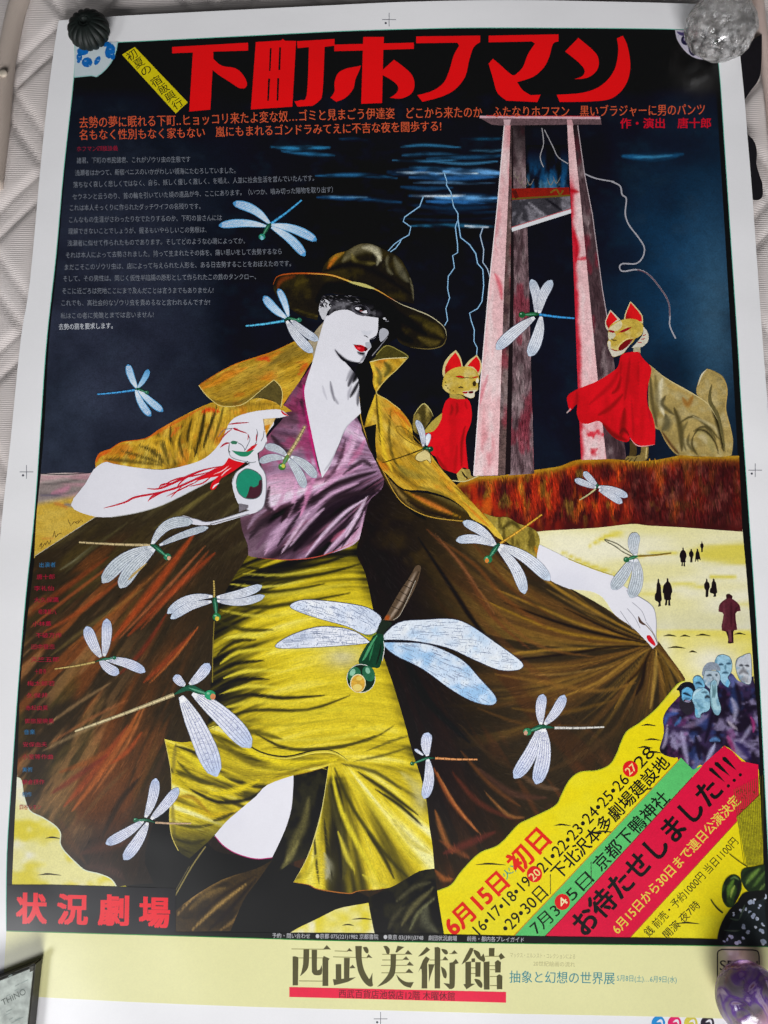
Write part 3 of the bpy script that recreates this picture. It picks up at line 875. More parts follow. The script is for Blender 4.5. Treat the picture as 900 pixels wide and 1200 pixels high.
# --- skirt
YEL = [(0.0, '14120a'), (0.22, '37320f'), (0.4, '85771a'), (0.55, 'c4ae20'), (0.72, 'e2cc2c'), (0.9, 'f2e46a'), (1.0, 'f4ec9c')]
def f_skirt(X, Y):
    q = Paint(X, Y, 'dcc626')
    w = Y + 0.25 * (X - 340) - 0.0018 * (X - 345) ** 2
    le = np.interp(Y, [650, 683, 710, 745, 780, 820, 853, 900], [291, 270, 257, 251, 249, 245, 243, 243]); re = np.interp(Y, [632, 672, 708, 755, 800, 843, 900, 1000], [421, 428, 436, 445, 460, 473, 490, 507])
    f1 = fbm(X * 0.035, w, 0.10, 13, 2) - 0.5; f2 = fbm(X * 0.05, w, 0.24, 23, 2) - 0.5
    lf = sstep(110, 0, X - le); tp = sstep(720, 650, Y - 0.12 * (X - 340))
    amp = 0.35 + 0.75 * lf + 0.7 * tp + 0.35 * sstep(840, 880, Y)
    L = 0.66 + amp * (1.0 * f1 + 0.55 * f2) - 0.55 * lf ** 1.3 - 0.24 * tp - 0.18 * sstep(16, 0, re - X) + 0.12 * np.exp(-((X - 330) / 50) ** 2 - ((Y - 770) / 40) ** 2)
    # lower panel: folds fan out from the top of the slit
    a = np.arctan2(X - 388, Y - 872 + 1e-3); r = np.hypot(X - 388, Y - 872)
    g1 = fbm(a * 6.5, r * 0.006, 1.0, 31, 2) - 0.5; g2 = fbm(a * 15, r * 0.01, 1.0, 37, 2) - 0.5
    D = 0.50 + 1.25 * g1 + 0.6 * g2 - 0.1 * sstep(420, 380, X) + 0.1 * sstep(450, 500, X)
    dn = sstep(892, 925, Y + 0.12 * (X - 400)) * sstep(375, 390, X + 0.2 * (Y - 890))
    q.ramp(L * (1 - dn) + D * dn, YEL)
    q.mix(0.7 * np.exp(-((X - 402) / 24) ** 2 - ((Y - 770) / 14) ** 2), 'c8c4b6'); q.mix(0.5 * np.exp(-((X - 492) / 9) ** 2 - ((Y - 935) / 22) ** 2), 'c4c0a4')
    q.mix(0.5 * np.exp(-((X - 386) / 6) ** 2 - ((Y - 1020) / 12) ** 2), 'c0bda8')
    q.many(SK, 1.2); return q.C
SK = '''
 285,664 320,668 370,662 415,648|3|1e1c0a|.9
 275,678 320,680 380,672 425,660|2.5|2a280e|.9
 270,690 300,694 340,692 380,684|3|23210c|.8
 268,684 310,688 360,680|2|d6ca48|.8
 285,672 330,674 390,664|2|c9bd3e|.7
 262,705 300,712 350,706 410,695|3|2a270e|.75
 258,715 300,722 340,720|2.5|d2c23a|.7
 300,700 350,694 410,684|4|cfc03a|.6
 256,728 285,738 320,738|3|3a3612|.8
 330,760 380,758 440,765|6|d8cf62|.5
 262,748 290,744 310,746|4|e4d648|.8
 254,768 275,752 300,750|3|1c1a0a|.8
 258,778 280,764 320,760|3|dccb34|.9
 252,790 275,778 310,774|3|1a180a|.9
 262,795 290,786 330,786|3|e0d03c|.9
 255,806 280,796 315,796|3|16140a|.9
 262,812 290,804 330,806|3|dccb3a|.9
 258,822 290,814 330,818 380,815|3|1e1b0a|.85
 262,830 300,822 350,826|4|d8c632|.8
 258,842 300,832 360,832 410,815|2.5|2c290f|.8
 300,840 350,838 420,828|5|d6c42c|.7
 262,852 300,858 330,866|4|3a360f|.6
 300,860 340,878 400,875 440,862|2.5|26230d|.85
 320,876 370,878 430,868 462,850|2|4a4414|.8
 330,868 400,864 450,848|3|dccc3c|.7
 270,845 330,850 400,842|2|b2a222|.7
 430,880 460,868 480,862|2|57501a|.7
 415,892 450,885 478,876|2|544d18|.7
 203,874 240,900 270,915 300,920|3|26230c|.85
 212,880 250,898 300,905|5|e2ce1c|.9
 210,885 235,905 255,912|3|e6d41c|.9
 232,880 280,896 330,900 380,890|4|ecd820|.8
 240,870 290,880 350,884 400,890|4|e0cc24|.8
 222,922 260,938 300,930 320,915|3|211f0b|.8
 210,905 225,920 250,930|3|cdb91c|.8
 240,928 270,925 300,918|5|dcc41a|.8
 225,945 250,955 275,950|4|d0b018|.8
 204,935 225,932 245,952|3|a87e14|.6
 205,965 230,968 252,965|2|5a531c|.8
 206,978 225,980 245,975|2|c0aa30|.6
 200,940 206,960 204,985|3|b09a24|.6
 228,1000 245,985 262,965|6|15130a|.8
 389,905 400,950 425,1000 445,1030|4|dccb2c|.9
 392,900 415,950 455,1005 480,1030|3|3a3614|.8
 385,920 395,960 405,1000 402,1030|5|4a4520|.7
 405,905 440,950 480,1000 495,1012|5|d2c234|.6
 420,905 450,925 490,955|3|2e2b14|.85
 440,925 470,945 495,968|2.5|24220f|.85
 400,895 440,905 470,925|3|4a4520|.7
 375,950 372,990 374,1020|3|d0c038|.8
 380,960 384,1000 390,1030|2.5|26240f|.85
 368,975 370,1005 374,1036|2|2c2912|.8
 396,975 405,1000 415,1020|4|d8c83a|.8
 393,970 398,1000 400,1030|3|1d1b0d|.85
 430,975 450,1005 462,1030|3|2a2712|.8
 382,1030 385,1015 380,1000|5|b4b294|.6
 425,1025 440,1035 455,1038|4|d0c23c|.7
 460,960 480,985 503,1000|4|c8ba44|.6
 350,1032 362,1022 372,1000|3|c4b52c|.7
 470,905 485,920 495,945|6|c4ba70|.6
'''
p = Part()
SKIRT = "291,650! 302,653 340,655.5 380,650 410,640 421,631! 418,650 428,672 436,708 445,755 460,800 473,843 483,880 493,910 500,940 503,967 507,993 509,1018! 491,1021 469,1034 453,1041 421,1044.5 408,1047 373,1042 362,1037 344,1034! 360,1005 371,973 379,939 385,897! 366,904 343,909 313,920 300,933 281,949 265,963 252,978 241,989 222,1006! 209,997 201,979 198.5,955 201,928 200,901 193,866! 213,870 232,868 243,852 245,820 249,780 251,745 257,710 270,683 283,663"
FLAP = "193,866! 213,870 232,866 245,853 260,851 280,866 305,882 335,887 370,880 392,881 409,892! 388,896! 366,904 343,909 313,920 300,933 281,949 265,963 252,978 241,989 222,1006! 209,997 201,979 198.5,955 201,928 200,901"
def d_skirt(X, Y):
    t = sstep(880, 905, Y + 0.05 * X - 15) * sstep(365, 395, X)
    u = sstep(846, 880, Y) * sstep(345, 320, X)
    sx, sy = 1.0, -(0.25 - 0.0032 * (X - 345))
    r = np.hypot(X - 388, Y - 880) + 1
    ax = sx * (1 - t) + (X - 388) / r * t; ay = sy * (1 - t) + (Y - 880) / r * t
    return ax, ay * (1 - u) + 0.3 * u
p.paint(SKIRT, f_skirt, 1.25, 0.22, 3)
p.hatch(SKIRT, f_skirt, d_skirt, 7500, 18, 0.8, 0.65, 1.25, 7, k=3)
def f_flap(X, Y):
    q = Paint(X, Y, 'd6bd18'); top = np.interp(X, [193, 232, 245, 260, 280, 305, 335, 370, 392, 409], [866, 866, 853, 851, 866, 882, 887, 880, 881, 892])
    v = Y - 0.36 * (X - 300) * sstep(330, 260, X)
    q.ramp(0.58 + 1.2 * (fbm(X * 0.05, v, 0.09, 5, 2) - 0.5) + 0.5 * (fbm(X * 0.06, v, 0.2, 9, 2) - 0.5) + 0.1 * sstep(300, 360, X), YEL)
    q.many(FL, 1.25)
    q.mix(0.85 * sstep(955, 1000, Y + 0.1 * X - 20), '2a2812'); q.mix(0.6 * sstep(3, 0, Y - top), 'e6d850'); return q.C
FL = '''
 262,856 285,874 310,888 345,894 395,890|5|ecd522|.9
 250,862 272,880 300,897 340,902|4|6c6018|.7
 300,899 340,900 385,892|3|b0a018|.7
 205,874 232,884 262,908 292,922|3|2c290f|.9
 212,880 240,900 270,916|5|e8d42a|.9
 208,892 228,912 250,920|3|4c4616|.8
 203,900 212,918 230,930|4|c9b41a|.8
 222,924 255,940 292,936 312,922|3|211f0b|.9
 244,930 272,928 304,914|5|e4cc1c|.9
 226,946 250,956 276,950|4|d8b818|.9
 204,936 225,934 246,954|3|a87e14|.7
 250,962 262,958 274,952|3|3c3614|.8
 205,966 230,969 250,966|2.5|5a531c|.9
 208,975 225,978 246,972|3|c8b024|.8
 206,984 225,988 240,984|3|46401a|.8
 202,940 203,960 205,985|3|8e8030|.7
 206,872 204,888 203,905|3|8a7c30|.7
 255,905 280,912 305,908|3|a8961c|.7
 320,912 350,902 385,894|2.5|8e7a14|.7
'''
p.paint(FLAP, f_flap, 1.2, 0.25, 3)
p.hatch(FLAP, f_flap, lambda X, Y: (np.ones(len(X)), 0.34 - 0.5 * sstep(265, 330, X)), 2600, 18, 1.1, 0.6, 1.3, 9, k=3)
p.leaf("238,858 260,850 280,865 305,881 335,886.5 370,879 392,880.5 409,892", 1.8, '211e0a'); p.leaf("300,884 335,889 370,882 392,883 409,892", 1.2, 'f0e060')
p.leaf("385,897 379,939 371,973 360,1005 344,1034", 1.2, 'd6cb7a'); p.leaf("344,1034 362,1037 373,1042 408,1047 421,1044 453,1041", 1.2, 'b06a2a'); p.leaf("385,898 360,905 343,909", 1.0, 'a07c10')
p.line("193,866 200,901 201,928 198.5,955 201,979 209,997", 0.9, 'd2c060')
p.build('skirt', woman)

# --- blouse
MAU = [(0.0, '120c11'), (0.2, '2c1e27'), (0.38, '6b4c62'), (0.52, 'a07c98'), (0.66, 'c8a2c0'), (0.82, 'e4c8de'), (1.0, 'f0e2ee')]
def f_blouse(X, Y):
    q = Paint(X, Y, '9c7690')
    a = np.arctan2(Y - 540, 478 - X); r = np.hypot(X - 478, Y - 540)
    g1 = fbm(a * 8, r * 0.007, 1.0, 3, 2) - 0.5; g2 = fbm(a * 20, r * 0.012, 1.0, 13, 2) - 0.5
    lo = sstep(548, 585, Y)
    L = 0.50 + (0.5 + 1.0 * lo) * g1 + (0.25 + 0.55 * lo) * g2 - 0.12 * sstep(325, 285, X) - 0.1 * sstep(20, 0, 430 - X) * lo + 0.1 * sstep(560, 500, Y) * (X > 380)
    q.ramp(L, MAU)
    q.mix(0.3 * sstep(0.56, 0.7, fbm(a * 12, r * 0.01, 1.0, 27)), 'd87898')
    hi = sstep(520, 480, Y) * (X < 380)
    q.mix(hi * 0.9, '74405a'); q.mix((X < 385) * sstep(545, 500, Y) * 0.7 * sstep(0.5, 0.7, fbm(X, Y, 0.1, 9)), '2c1a22')
    q.mix((X < 385) * 0.5 * sstep(0.55, 0.7, fbm(X, Y, 0.07, 19)) * sstep(560, 520, Y), 'b03a68')
    q.mix(sstep(318, 306, X) * 0.7 * sstep(545, 565, Y), '5c4450'); q.mix(sstep(324, 310, X) * 0.6 * sstep(560, 530, Y), 'a33c58'); q.mix(0.6 * np.exp(-((X - 335) / 22) ** 2 - ((Y - 570) / 14) ** 2), 'dbb2cc')
    q.many(BL, 1.2); return q.C
BL = '''
 356,452 362,485 368,520 376,556|6|d01e72|.95
 350,470 356,510 364,545|6|a83a6e|.6
 320,500 335,490 350,495|9|5a3c4a|.7
 318,510 330,525 340,530|5|2a1c22|.7
 304,530 322,535 330,545|4|a84a70|.7
 318,600 330,585 336,560|3|d9a8c6|.9
 338,605 345,585 348,560|3|e2aacd|.9
 352,605 360,580 372,550|4|d68ab4|.9
 330,612 338,598 344,590|4|2a1a22|.9
 345,600 352,590 356,580|4|2a1c24|.8
 322,600 312,592 316,570|4|3a2830|.8
 365,590 385,572 415,560 440,553|4|2a1d24|.9
 368,595 390,578 420,566|3|d4a8c8|.8
 372,600 400,582 445,575|5|2c1e26|.9
 368,580 395,560 425,545|3|d7a0c4|.8
 385,560 400,545 412,510|5|d89ac0|.8
 380,565 396,545 405,515|3|4a2c3c|.7
 395,550 410,530 420,500|4|e6bcd8|.8
 408,545 420,530 428,515|4|e07aa8|.5
 402,556 425,540 436,548|3|382630|.8
 350,630 375,605 400,590 440,578|6|221720|.9
 340,640 360,615 380,595|3|d2aeca|.8
 330,648 345,625 362,600|3|dcbcd4|.8
 325,640 340,618 352,600|3|2a1c26|.85
 345,645 365,622 390,600|7|1e141c|.9
 310,650 325,625 338,606|3|caa2c0|.8
 300,645 315,622 330,605|4|6a4a60|.8
 292,632 305,615 322,600|4|32242c|.8
 290,620 300,605 312,598|3|b898b2|.6
 358,652 380,625 405,600 428,585|3|e0c2dc|.9
 365,650 385,632 410,608|3|2a1c26|.85
 380,650 400,628 424,600|3|dab8d4|.9
 388,648 405,632 420,618|2|241820|.9
 400,642 414,620 428,595|2|2a1d26|.8
 405,630 418,605 430,582|3|e2c8de|.8
 412,638 420,625 427,600|2|d0a8c4|.8
 388,635 395,628 405,620|3|cf6a8a|.6
 348,520 352,508 358,498|4|b8a8a0|.4
'''
p = Part()
BLOUSE = "367,425! 357,440 345,455 331,478! 334,487 313,512 303,533 311,558 312,575 309,592 300,600 281,603! 284,622 290,638 291,651! 302,653.5 340,656 380,650.5 410,640.5 421,632! 424,620 429,600 434,585 446,575 450,562 444,545 432,525 424,500! 417,487! 405,500 395,520 385,545 378,558! 372,545 364,500 358,470 360,445"
p.paint(BLOUSE, f_blouse, 1.15, 0.25, 3)
p.hatch(BLOUSE, f_blouse, lambda X, Y: (478 - X, 540 - Y), 5000, 15, 0.8, 0.6, 1.35, 11, k=3)
p.leaf("302,653.5 340,656 380,650.5 421,632", 1.0, 'c05040')
p.build('blouse', woman)

# --- coat front: lapels and sleeves
def f_ochre(X, Y):
    q = Paint(X, Y, 'cfa02c')
    v = np.where(X < 232, X + 0.25 * Y, np.where(X < 400, Y + 0.42 * X, Y - 0.75 * X))
    u = np.where(X < 232, Y, X)
    f = fbm(u * 0.05, v, 0.13, 7, 2) - 0.5
    q.ramp(0.6 + 1.0 * f * np.where((X > 232) & (X < 400), 0.5, 1.0), [(0.0, '2c2410'), (0.3, '6a541c'), (0.48, 'a88424'), (0.62, 'cfa22c'), (0.8, 'e4c042'), (1.0, 'efd468')])
    q.cloud(0.035, 'b4841f', 0.4, 3, 0.45, 0.7); q.cloud(0.06, 'd8701c', 0.55, 15, 0.57, 0.72, 0.8, 1.3); q.cloud(0.05, 'dcb848', 0.5, 25, 0.5, 0.72); q.many(OC, 1.2); return q.C
OC = '''
 120,538 150,540 190,545|3|5a4a1c|.7
 140,528 165,535 190,543|2.5|5a4c1e|.8
 160,520 180,530 195,545|3|57481c|.8
 185,508 192,525 198,545|3|65551f|.8
 200,500 200,520 206,545|2.5|4c3e18|.8
 215,495 210,520 218,540|2|55471a|.8
 225,490 220,515 232,532|2.5|4a3c16|.8
 240,480 236,505 228,535|3|3a3012|.9
 254,476 246,500 238,525|2.5|3c3214|.9
 262,476 256,500 250,518|2|6a581e|.7
 150,522 175,520 190,530|3|e6b836|.8
 170,518 195,515 205,540|3|e4b22c|.7
 215,500 206,520 212,540|2|e8ba34|.7
 232,490 225,510 222,535|3|e8bc3a|.7
 113,542 116,534 130,528|2.5|dc5a1c|.8
 170,515 200,498 240,476|2|d8601e|.7
 236,483 246,480 258,483|3|e04a18|.9
 200,512 205,505 212,500|2|dd5a20|.7
 247,468 268,474 290,468 312,452|4|6e5a22|.7
 250,462 270,460 300,440 330,420|7|a8842a|.6
 238,455 260,445 290,430|4|df8420|.6
 300,421 312,420 316,424|3|e04a1c|.8
 316,428 335,414 355,402|5|6c5c2a|.5
 330,425 345,415 360,412|4|8a7430|.5
 350,440 356,430 360,425|3|dc5a1e|.6
 300,470 312,466 328,474|2|e6c870|.6
 266,482 290,474 325,474|3|8a6c22|.6
 440,430 446,440 444,452|3|6e6630|.7
 450,424 456,432 450,442|4|4c481e|.7
 436,426 440,440 440,455|2|e8c83c|.7
 430,498 436,480 440,462|3|e2be34|.8
 444,470 446,500 450,530 460,552|4|e6bf2e|.9
 441,462 443,490 446,520|1.5|4a3c12|.8
 458,480 456,510 462,540 480,560|2|5a4a18|.7
 470,500 468,520 478,545|8|c69c34|.6
 465,545 480,555 500,560|6|8a7c34|.6
 480,540 500,555 530,580|5|b89a34|.6
 455,470 470,490 478,510|3|e09a24|.6
 462,482 474,490 480,500|2.5|e06a20|.6
 500,535 520,560 550,595|3|d89c28|.8
 530,570 555,598 585,626|3|d8b838|.7
 545,590 560,605 575,618|2|df7a20|.6
 490,570 515,578 535,590|3|6a5a20|.6
'''
p = Part()
SLEEVE = "112,548! 112,540 117,531 130,526 143,518 170,514 187,503 213,488 247,472 263,473! 300,466 330,474 342,482! 330,484! 300,486 285,492 272,502 262,517 240,537 215,546 190,550 160,548 137,545 124,541"
p.paint(SLEEVE, f_ochre, 1.3, 0.28, 3)
p.hatch(SLEEVE, f_ochre, lambda X, Y: (-0.45 + 0.35 * sstep(150, 200, X), 1.0 - 0.5 * sstep(180, 130, X)), 3500, 16, 1.1, 0.65, 1.3, 13, k=3)
p.leaf("130,546 160,549 190,551 215,547 240,538", 1.6, '6a5618')
p.leaf("112,548 112,540 117,531 130,526 143,518 170,514 187,503 213,488", 1.0, 'd0641c')
p.build('sleeve', woman)
p = Part()
p.paint("358,404! 372,385 381,376! 384,390 372,410 366,425!", lambda X, Y: Paint(X, Y, 'a89a7c').C, 3, 0.4, 3)
p.fill("288,470! 302,462 321,445! 328,449 332,460 331,478! 320,470 305,466", '5c5028', 0.4)
LAPEL = "233,451.5! 254,438.5 276,426.7 300,418.7 321,411.5 345,400! 365,410! 367,421 361,430 351,447 338,465 329,479! 331,462 328,452 321,445! 305,458 293,468 281,475 260,476 247,468 239,460"
p.paint(LAPEL, f_ochre, 1.3, 0.28, 3)
p.hatch(LAPEL, f_ochre, along(1, -0.42), 2600, 14, 1.1, 0.65, 1.3, 15, k=3)
p.line("233,451.5 239,460 247,468 260,476 281,475 293,468 305,458 321,445", 0.9, 'dcc878'); p.line("321,445 328,452 331,462 329,478", 0.9, 'dcc878'); p.leaf("233,451 254,438 276,426.7 300,418.7 321,411.5 345,400", 1.0, 'd0761c')
p.build('lapel', woman)
p = Part()
p.paint("396,414 404,424 412,432! 420,445 421,465 423,484 424,505 436,528 447,548 452,565 470,590 500,610 470,560 440,520 438,490 434,455 433,420 441,414 455,402 470,390 448,372 444,372 443,395 436,402 430,416 421,426", lambda X, Y: Paint(X, Y, '0c0a0a').C, 6, 0.1, 2)
for s, w in (("396,414 402,422 410,428", 2), ("418,430 412,440 408,448", 4), ("421,440 414,452 409,464", 3.5), ("421,425 414,428 406,426", 4), ("388,450 389,460 391,470", 1.6), ("423,484 410,494 402,508 394,530", 1.6), ("421,450 416,462 412,470", 2)):
    p.leaf(s, w, '17151c', 0.4)
p.build('hair', woman)
p = Part()
def f_under(X, Y):
    q = Paint(X, Y, '3a2c14'); q.many('470,572 500,590 540,606|3|b0801f|.8\n484,580 508,592 530,602|4|c8702a|.8\n455,560 480,590 520,608|3|b8964a|.6\n500,576 525,586 548,600|5|6a5a2c|.7\n475,585 500,600 530,607|4|1c140a|.8'); return q.C
p.paint("424,500! 438,520 445,545 455,560 473,575 500,578 527,586 545,598 556,611! 540,612 510,607 485,598 466,583 452,565 440,540 430,518", f_under, 2, 0.4, 3)
p.line("421,465 423,490 432,518 447,548 466,583 485,598 510,607 556,612", 1.0, 'c29a3c')
p.paint("433,424! 450.7,420.5 477,419! 465,433 453,444 441,460! 437,450 437,437", f_ochre, 1.5, 0.35, 3)
p.paint("440,461! 431,485 426.7,501! 434,499 441,497! 442,478", f_ochre, 1.5, 0.35, 3)
p.fill("426.7,501! 441,497! 441,540 432,520", '15110a', 0.2)
p.paint("440,418! 447,408 453,404.5 469,411.5 477.5,417 477,420! 450,420 433,424!", lambda X, Y: Paint(X, Y, '4a441c').C, 3, 0.5, 2)
p.line("441,416 453,405 469,411.5 478,417.5 476,421", 1.0, '9a9048')
FRONT = "441,461! 453,468 469,480 482,498 485,515 501,528 515,547 534,568 561,597 583,621 591,634! 580,628 570,617 553,608 545,597 527,584 500,575 473,573 455,557 444,544 440,520 441,497"
p.paint(FRONT, f_ochre, 1.3, 0.26, 3)
p.hatch(FRONT, f_ochre, lambda X, Y: (0.5 + 0.4 * sstep(520, 580, Y), 0.8 + 0.0 * X), 3000, 16, 1.1, 0.65, 1.3, 17, k=3)
p.line("434,424 450,420.5 477,419", 0.9, 'e8dca0'); p.line("477,420 465,433 453,444 441,460 453,468 469,480", 0.9, 'd8c46c')
p.build('lapel', woman)
p = Part()
def f_cuff(X, Y):
    q = Paint(X, Y, '9c8836'); q.cloud(0.1, '4a3f18', 0.7, 3, 0.45, 0.65, 2, 0.7); q.cloud(0.1, 'c8b460', 0.5, 9, 0.5, 0.7, 2, 0.7); q.many('588,620 600,612 610,620|4|3a3012|.7\n626,640 630,648 631,654|3|c8801c|.8'); return q.C
p.paint("566,601! 581,606 594.7,606 608,614 624,619 632,628.7 632,642 630,656! 613,647 594.7,636 585,624", f_cuff, 1.8, 0.4, 3)
p.build('cuff', woman)

# --- skin: face, neck, arms, hands
def f_face(X, Y):
    q = Paint(X, Y, 'e9e8ee'); q.many(FC); return q.C
FC = '''
 392,409 398,417 405,422|2.2|6a6872|.8
 396,414 403,421 412,425|2.4|131116|.95
 404,422 412,426 424,428|3.5|0d0b10|.95
 424,426 417,434 411,446 408,453|4|3a3840|.8
 426,426 420,436 414,448|4.5|0f0d12|.95
 421,446 416,456 410,466|3|222026|.9
 423,452 420,464 419,476|3|4a4850|.7
 419,430 412,434 406,446|3|8a8892|.6
 412,452 409,460 408,468|2.5|a2a0aa|.6
 387,447 389,458 392,470|2.2|74727c|.75
 391,464 394,470 397,474|2|92909a|.6
 378,452 380,460 383,468|2|c0bec8|.6
 422,488 408,500 400,514|2.4|8c8a94|.6
 396,524 390,538 380,552|2|a4a2ac|.6
 376,370 374,390 370,405|3|d2d2da|.6
 424,414 427,418 422,424|2.5|6e7078|.7
 419,412.5 423,414.5 428,414|2.2|23222a|.9
 424,388 430,391 436,388|4|d4d6de|.6
'''
skin = Part()
skin.paint("381,371.5! 393,364.7 407,363 420,368.7 433,371 443.5,372.5! 443.5,387 440,396 433,397.5! 433,400 434.5,404! 435,407 431,412 428,419 424,425 417,426 409,425! 404,424! 412,433 420,445 421,465 423,484! 407,500 397,521 387,545 377.5,560! 371,535 363,497 357,465 358,450 366,425 372,402", f_face, 1.3, 0.04, 3)
skin.fill("376,352 373,361 377,373 381,375! 384,365 390,358 385,351", 'd0d0d4', 0.2)
skin.paint("445,387 450,384.5 455,388 454.5,393 447,400.5 444.5,396", lambda X, Y: Paint(X, Y, 'bcbec6').C, 3, 0.1)
skin.build('face', woman)
skin = Part(); right = Part()
skin.paint("83,592 100,567 110,550 123,541.5 133,543.5 160,548 190,550.5 215,546 240,537 258,519 268,497 278,488 296.7,482.5 311.7,480.5 328,480 338.5,487! 328,489.5 319,491 321,497 312,509 313,517 308,527 301.7,531! 304,545 311,556 312,573 309,593 301.7,599.5 292,603 252,614.7! 233,615.5 220,612.5 212,609.5 213,605 217,604.5 230.7,608.5 246.7,611.5 292,598! 279,590 272,567 276,555 286,546! 290,540 262,556 225,575 190,592 160,601 130,606 105,604", f_skin, 4, 0.03, 3)
right.paint("632,638! 650.7,647 666.7,655 693,666 717,674 725,682 746.7,698 765,711 769,727 769,746 771,754 765,760! 757,751 741,735 720.7,720.7 706.7,700.7 690.7,692.7 666.7,690 643,679 634.7,668.7 629,655", f_skin, 4, 0.03, 3)
right.line("734,692 750,700 765,711 769,727 769,746 771,754", 0.8, '9a9aa4'); right.line("666,655 693,666 717,674", 0.8, 'c8b428')
for s in ("741,706 752,716 757,728", "735,713 744,724 750,736", "727,716 735,728 742,737", "757,729 763,737 768,746"):
    right.line(s, 0.7, '9c9ca6')
right.leaf("748,722 751,729 757,732.7", 3.2, '5c4438'); right.line("757,732.7 765,742 771,755", 1.0, '8a7a60')
right.fill("758,745 762,745 767,752 768,757 764,755 759,750", 'd81a2a', 0.05)
right.build('arm', woman)
skin.line("262,556 225,575 190,592 160,601 130,606", 0.8, 'b8b8b4')
# face drawing
def f_shade(X, Y):
    q = Paint(X, Y, '0e0d10'); e = np.interp(X, [376, 393, 407, 420, 433, 443], [372, 365, 363, 368, 371, 372])
    q.mix(0.6 * np.exp(-((Y - e + 5) / 6) ** 2) * (X < 440) * sstep(0.2, 0.6, fbm(X, Y, 0.3, 4)), '8c8a90'); q.mix(0.5 * np.exp(-((X - 400) / 10) ** 2 - ((Y - 357) / 5) ** 2), '8e8c92'); q.mix(0.35 * np.exp(-((X - 443) / 5) ** 2 - ((Y - 368) / 4) ** 2), '706c74'); return q.C
p = Part()
p.paint("376,349! 390,346 410,348 450,356 470,372 460,392 446,402! 446,388 444,372.5! 433,371 420,368.7 407,363 393,364.7 384,371! 388,358 384,352", f_shade, 1.4, 0.35, 3)
p.fill("445,387 450,384.5 455,388 454.5,393 447,400.5 444.8,396", 'b4b6be', 0.1)
p.fill("412,362 418,357 425,357 432,361 434,367 426,370.5 417,367.5", '5a5860', .4); p.fill("414,361 419,358 425,358 430,362 431.5,367.6 425,368.6 418.5,366", '1c1a20', .15)
p.fill("415.8,361.2! 418,360 421.5,360.4! 421.5,363.4! 418.5,363.2!", 'eceaf0', .05); p.fill("421,364.6! 425,364.8 429.5,363.2! 430.2,367 426,366.8!", 'eceaf0', .05)
p.ell(424, 362, 3.0, 2.5, '0c090b'); p.ell(423.2, 364.4, 1.8, .9, '8a4a4a'); p.ell(422.6, 361.2, .7, .6, 'd8d8dc'); p.leaf("413,359.8 417,357 424,356.6 431,361.5", 1.5, '050507')
p.leaf("416,367.5 423,369.3 431,368.2", 1.1, '6a686e')
p.ell(450.4, 373.2, 1.4, 1.3, 'd8d8dc'); p.ell(452.4, 374.5, .9, .9, 'c0c0c6'); p.leaf("451,376.4 455,376.4 457,374.8", 1.1, '84848a'); p.leaf("448,371 452,370.5 457,374", 1.4, '030304')
p.leaf("443.5,373 443.6,387 440,396.5 433,398.5", 1.8, '10101a')
p.leaf("426,393.5 429,394 431.5,396", 1.2, '2a2830'); p.leaf("434,397 438,396 441,393", 1.4, '3a3a46')
p.fill("414.5,404.5! 419,404 424,404.5 427,406 431.5,408 428,411 423,412.5 417.5,409", 'cc1420', 0.05); p.fill("427,406! 432.5,408! 429,411.5 427,411", '5a1016', .1); p.leaf("413.5,403.5 419,405 427,407.5", 1.0, '3c0a10'); p.leaf("419,413 424,414 427,413.5", 1.6, '2a2a30'); p.ell(420.5, 408, 2, 1.2, 'f0404c')
p.fill("428,402 433,401 435,405 434,408 430,408", 'b8bcc4', .1)
p.leaf("393,410 400,420 407,424 415,427", 2.2, '1a1820'); p.leaf("400,420 410,425 423,425", 2.5, '15131a'); p.line("436,417 446,405 454,395", 1.0, '9a9aa0', .6)
for i in range(34):
    a = random.uniform(0, 6.28); x = 381 + 6 * math.cos(a) + random.uniform(-2, 5); y = 352 + 7 * math.sin(a) * .8
    p.leaf([(x, y), (x + random.uniform(-3, 3), y + 1.5), (x + random.uniform(-3, 4), y + random.uniform(2, 5))], 1.4, random.choice(('0c0b0e', '0c0b0e', '2c2a30', '55535a')))
for i in range(26):
    x = random.uniform(372, 420); y = 333 + random.uniform(12, 24)
    p.leaf([(x, y), (x + 2, y + .6), (x + random.uniform(2, 5), y + random.uniform(0, 2))], .7, random.choice(('6a686e', '3c3a40', '8c8a90')))
p.build('face_drawing', woman)
# hands: contours, blood
hand = skin
hand.fill("308,491! 323,490! 312,510! 310,503", 'e6c47c', 0.3); hand.fill("310,499! 317,497! 312,509!", 'd88a1c', .3); hand.leaf("329,481 333,485 338,487", 2.2, 'd0303a')
for s in ("290.4,509 292.8,515 290,522 286.5,528.5", "301.4,511 300.5,518 297,524.5", "309.5,505 308.5,512 306,517", "268.7,520 268,528 269,532", "256,512 262,504 272.5,502", "300.8,503 301.8,508 301.4,512", "312,518 308.6,526 303,530.5", "279,519 284,522 287,527", "309,491 309.5,498 310,504"):
    hand.line(s, 0.75, '6c6c76')
for s, w in (("267,497.5 278,496 291.7,495.3", 1.6), ("256.7,518 264,509 273,501.7", 1.4), ("273,501.7 281,505 290,508", 1.5), ("273,501.7 276,503 280,504", 2.5), ("258,524.5 264,520 270,519", 2), ("290.5,508.5 291,512 290,516", 1.2), ("301,508 300.5,513 300,517", 1.2)):
    hand.leaf(s, w, 'b81e34')
hand.fill("270,518.5! 273,516.6 278.5,517.6! 277,520.4 272,520.4!", '3a7a5c', .2); hand.leaf("269,519 268,528 270,530", 1.2, '1c2a24')
hand.build('arm', woman)
p = Part()
p.fill("271.5,528! 285,529.5 298,527! 291,534 284,535 278,533", '2a8a64', 0.2); p.fill("288,529.5! 295,523 302,520! 296,527", 'd8222c')
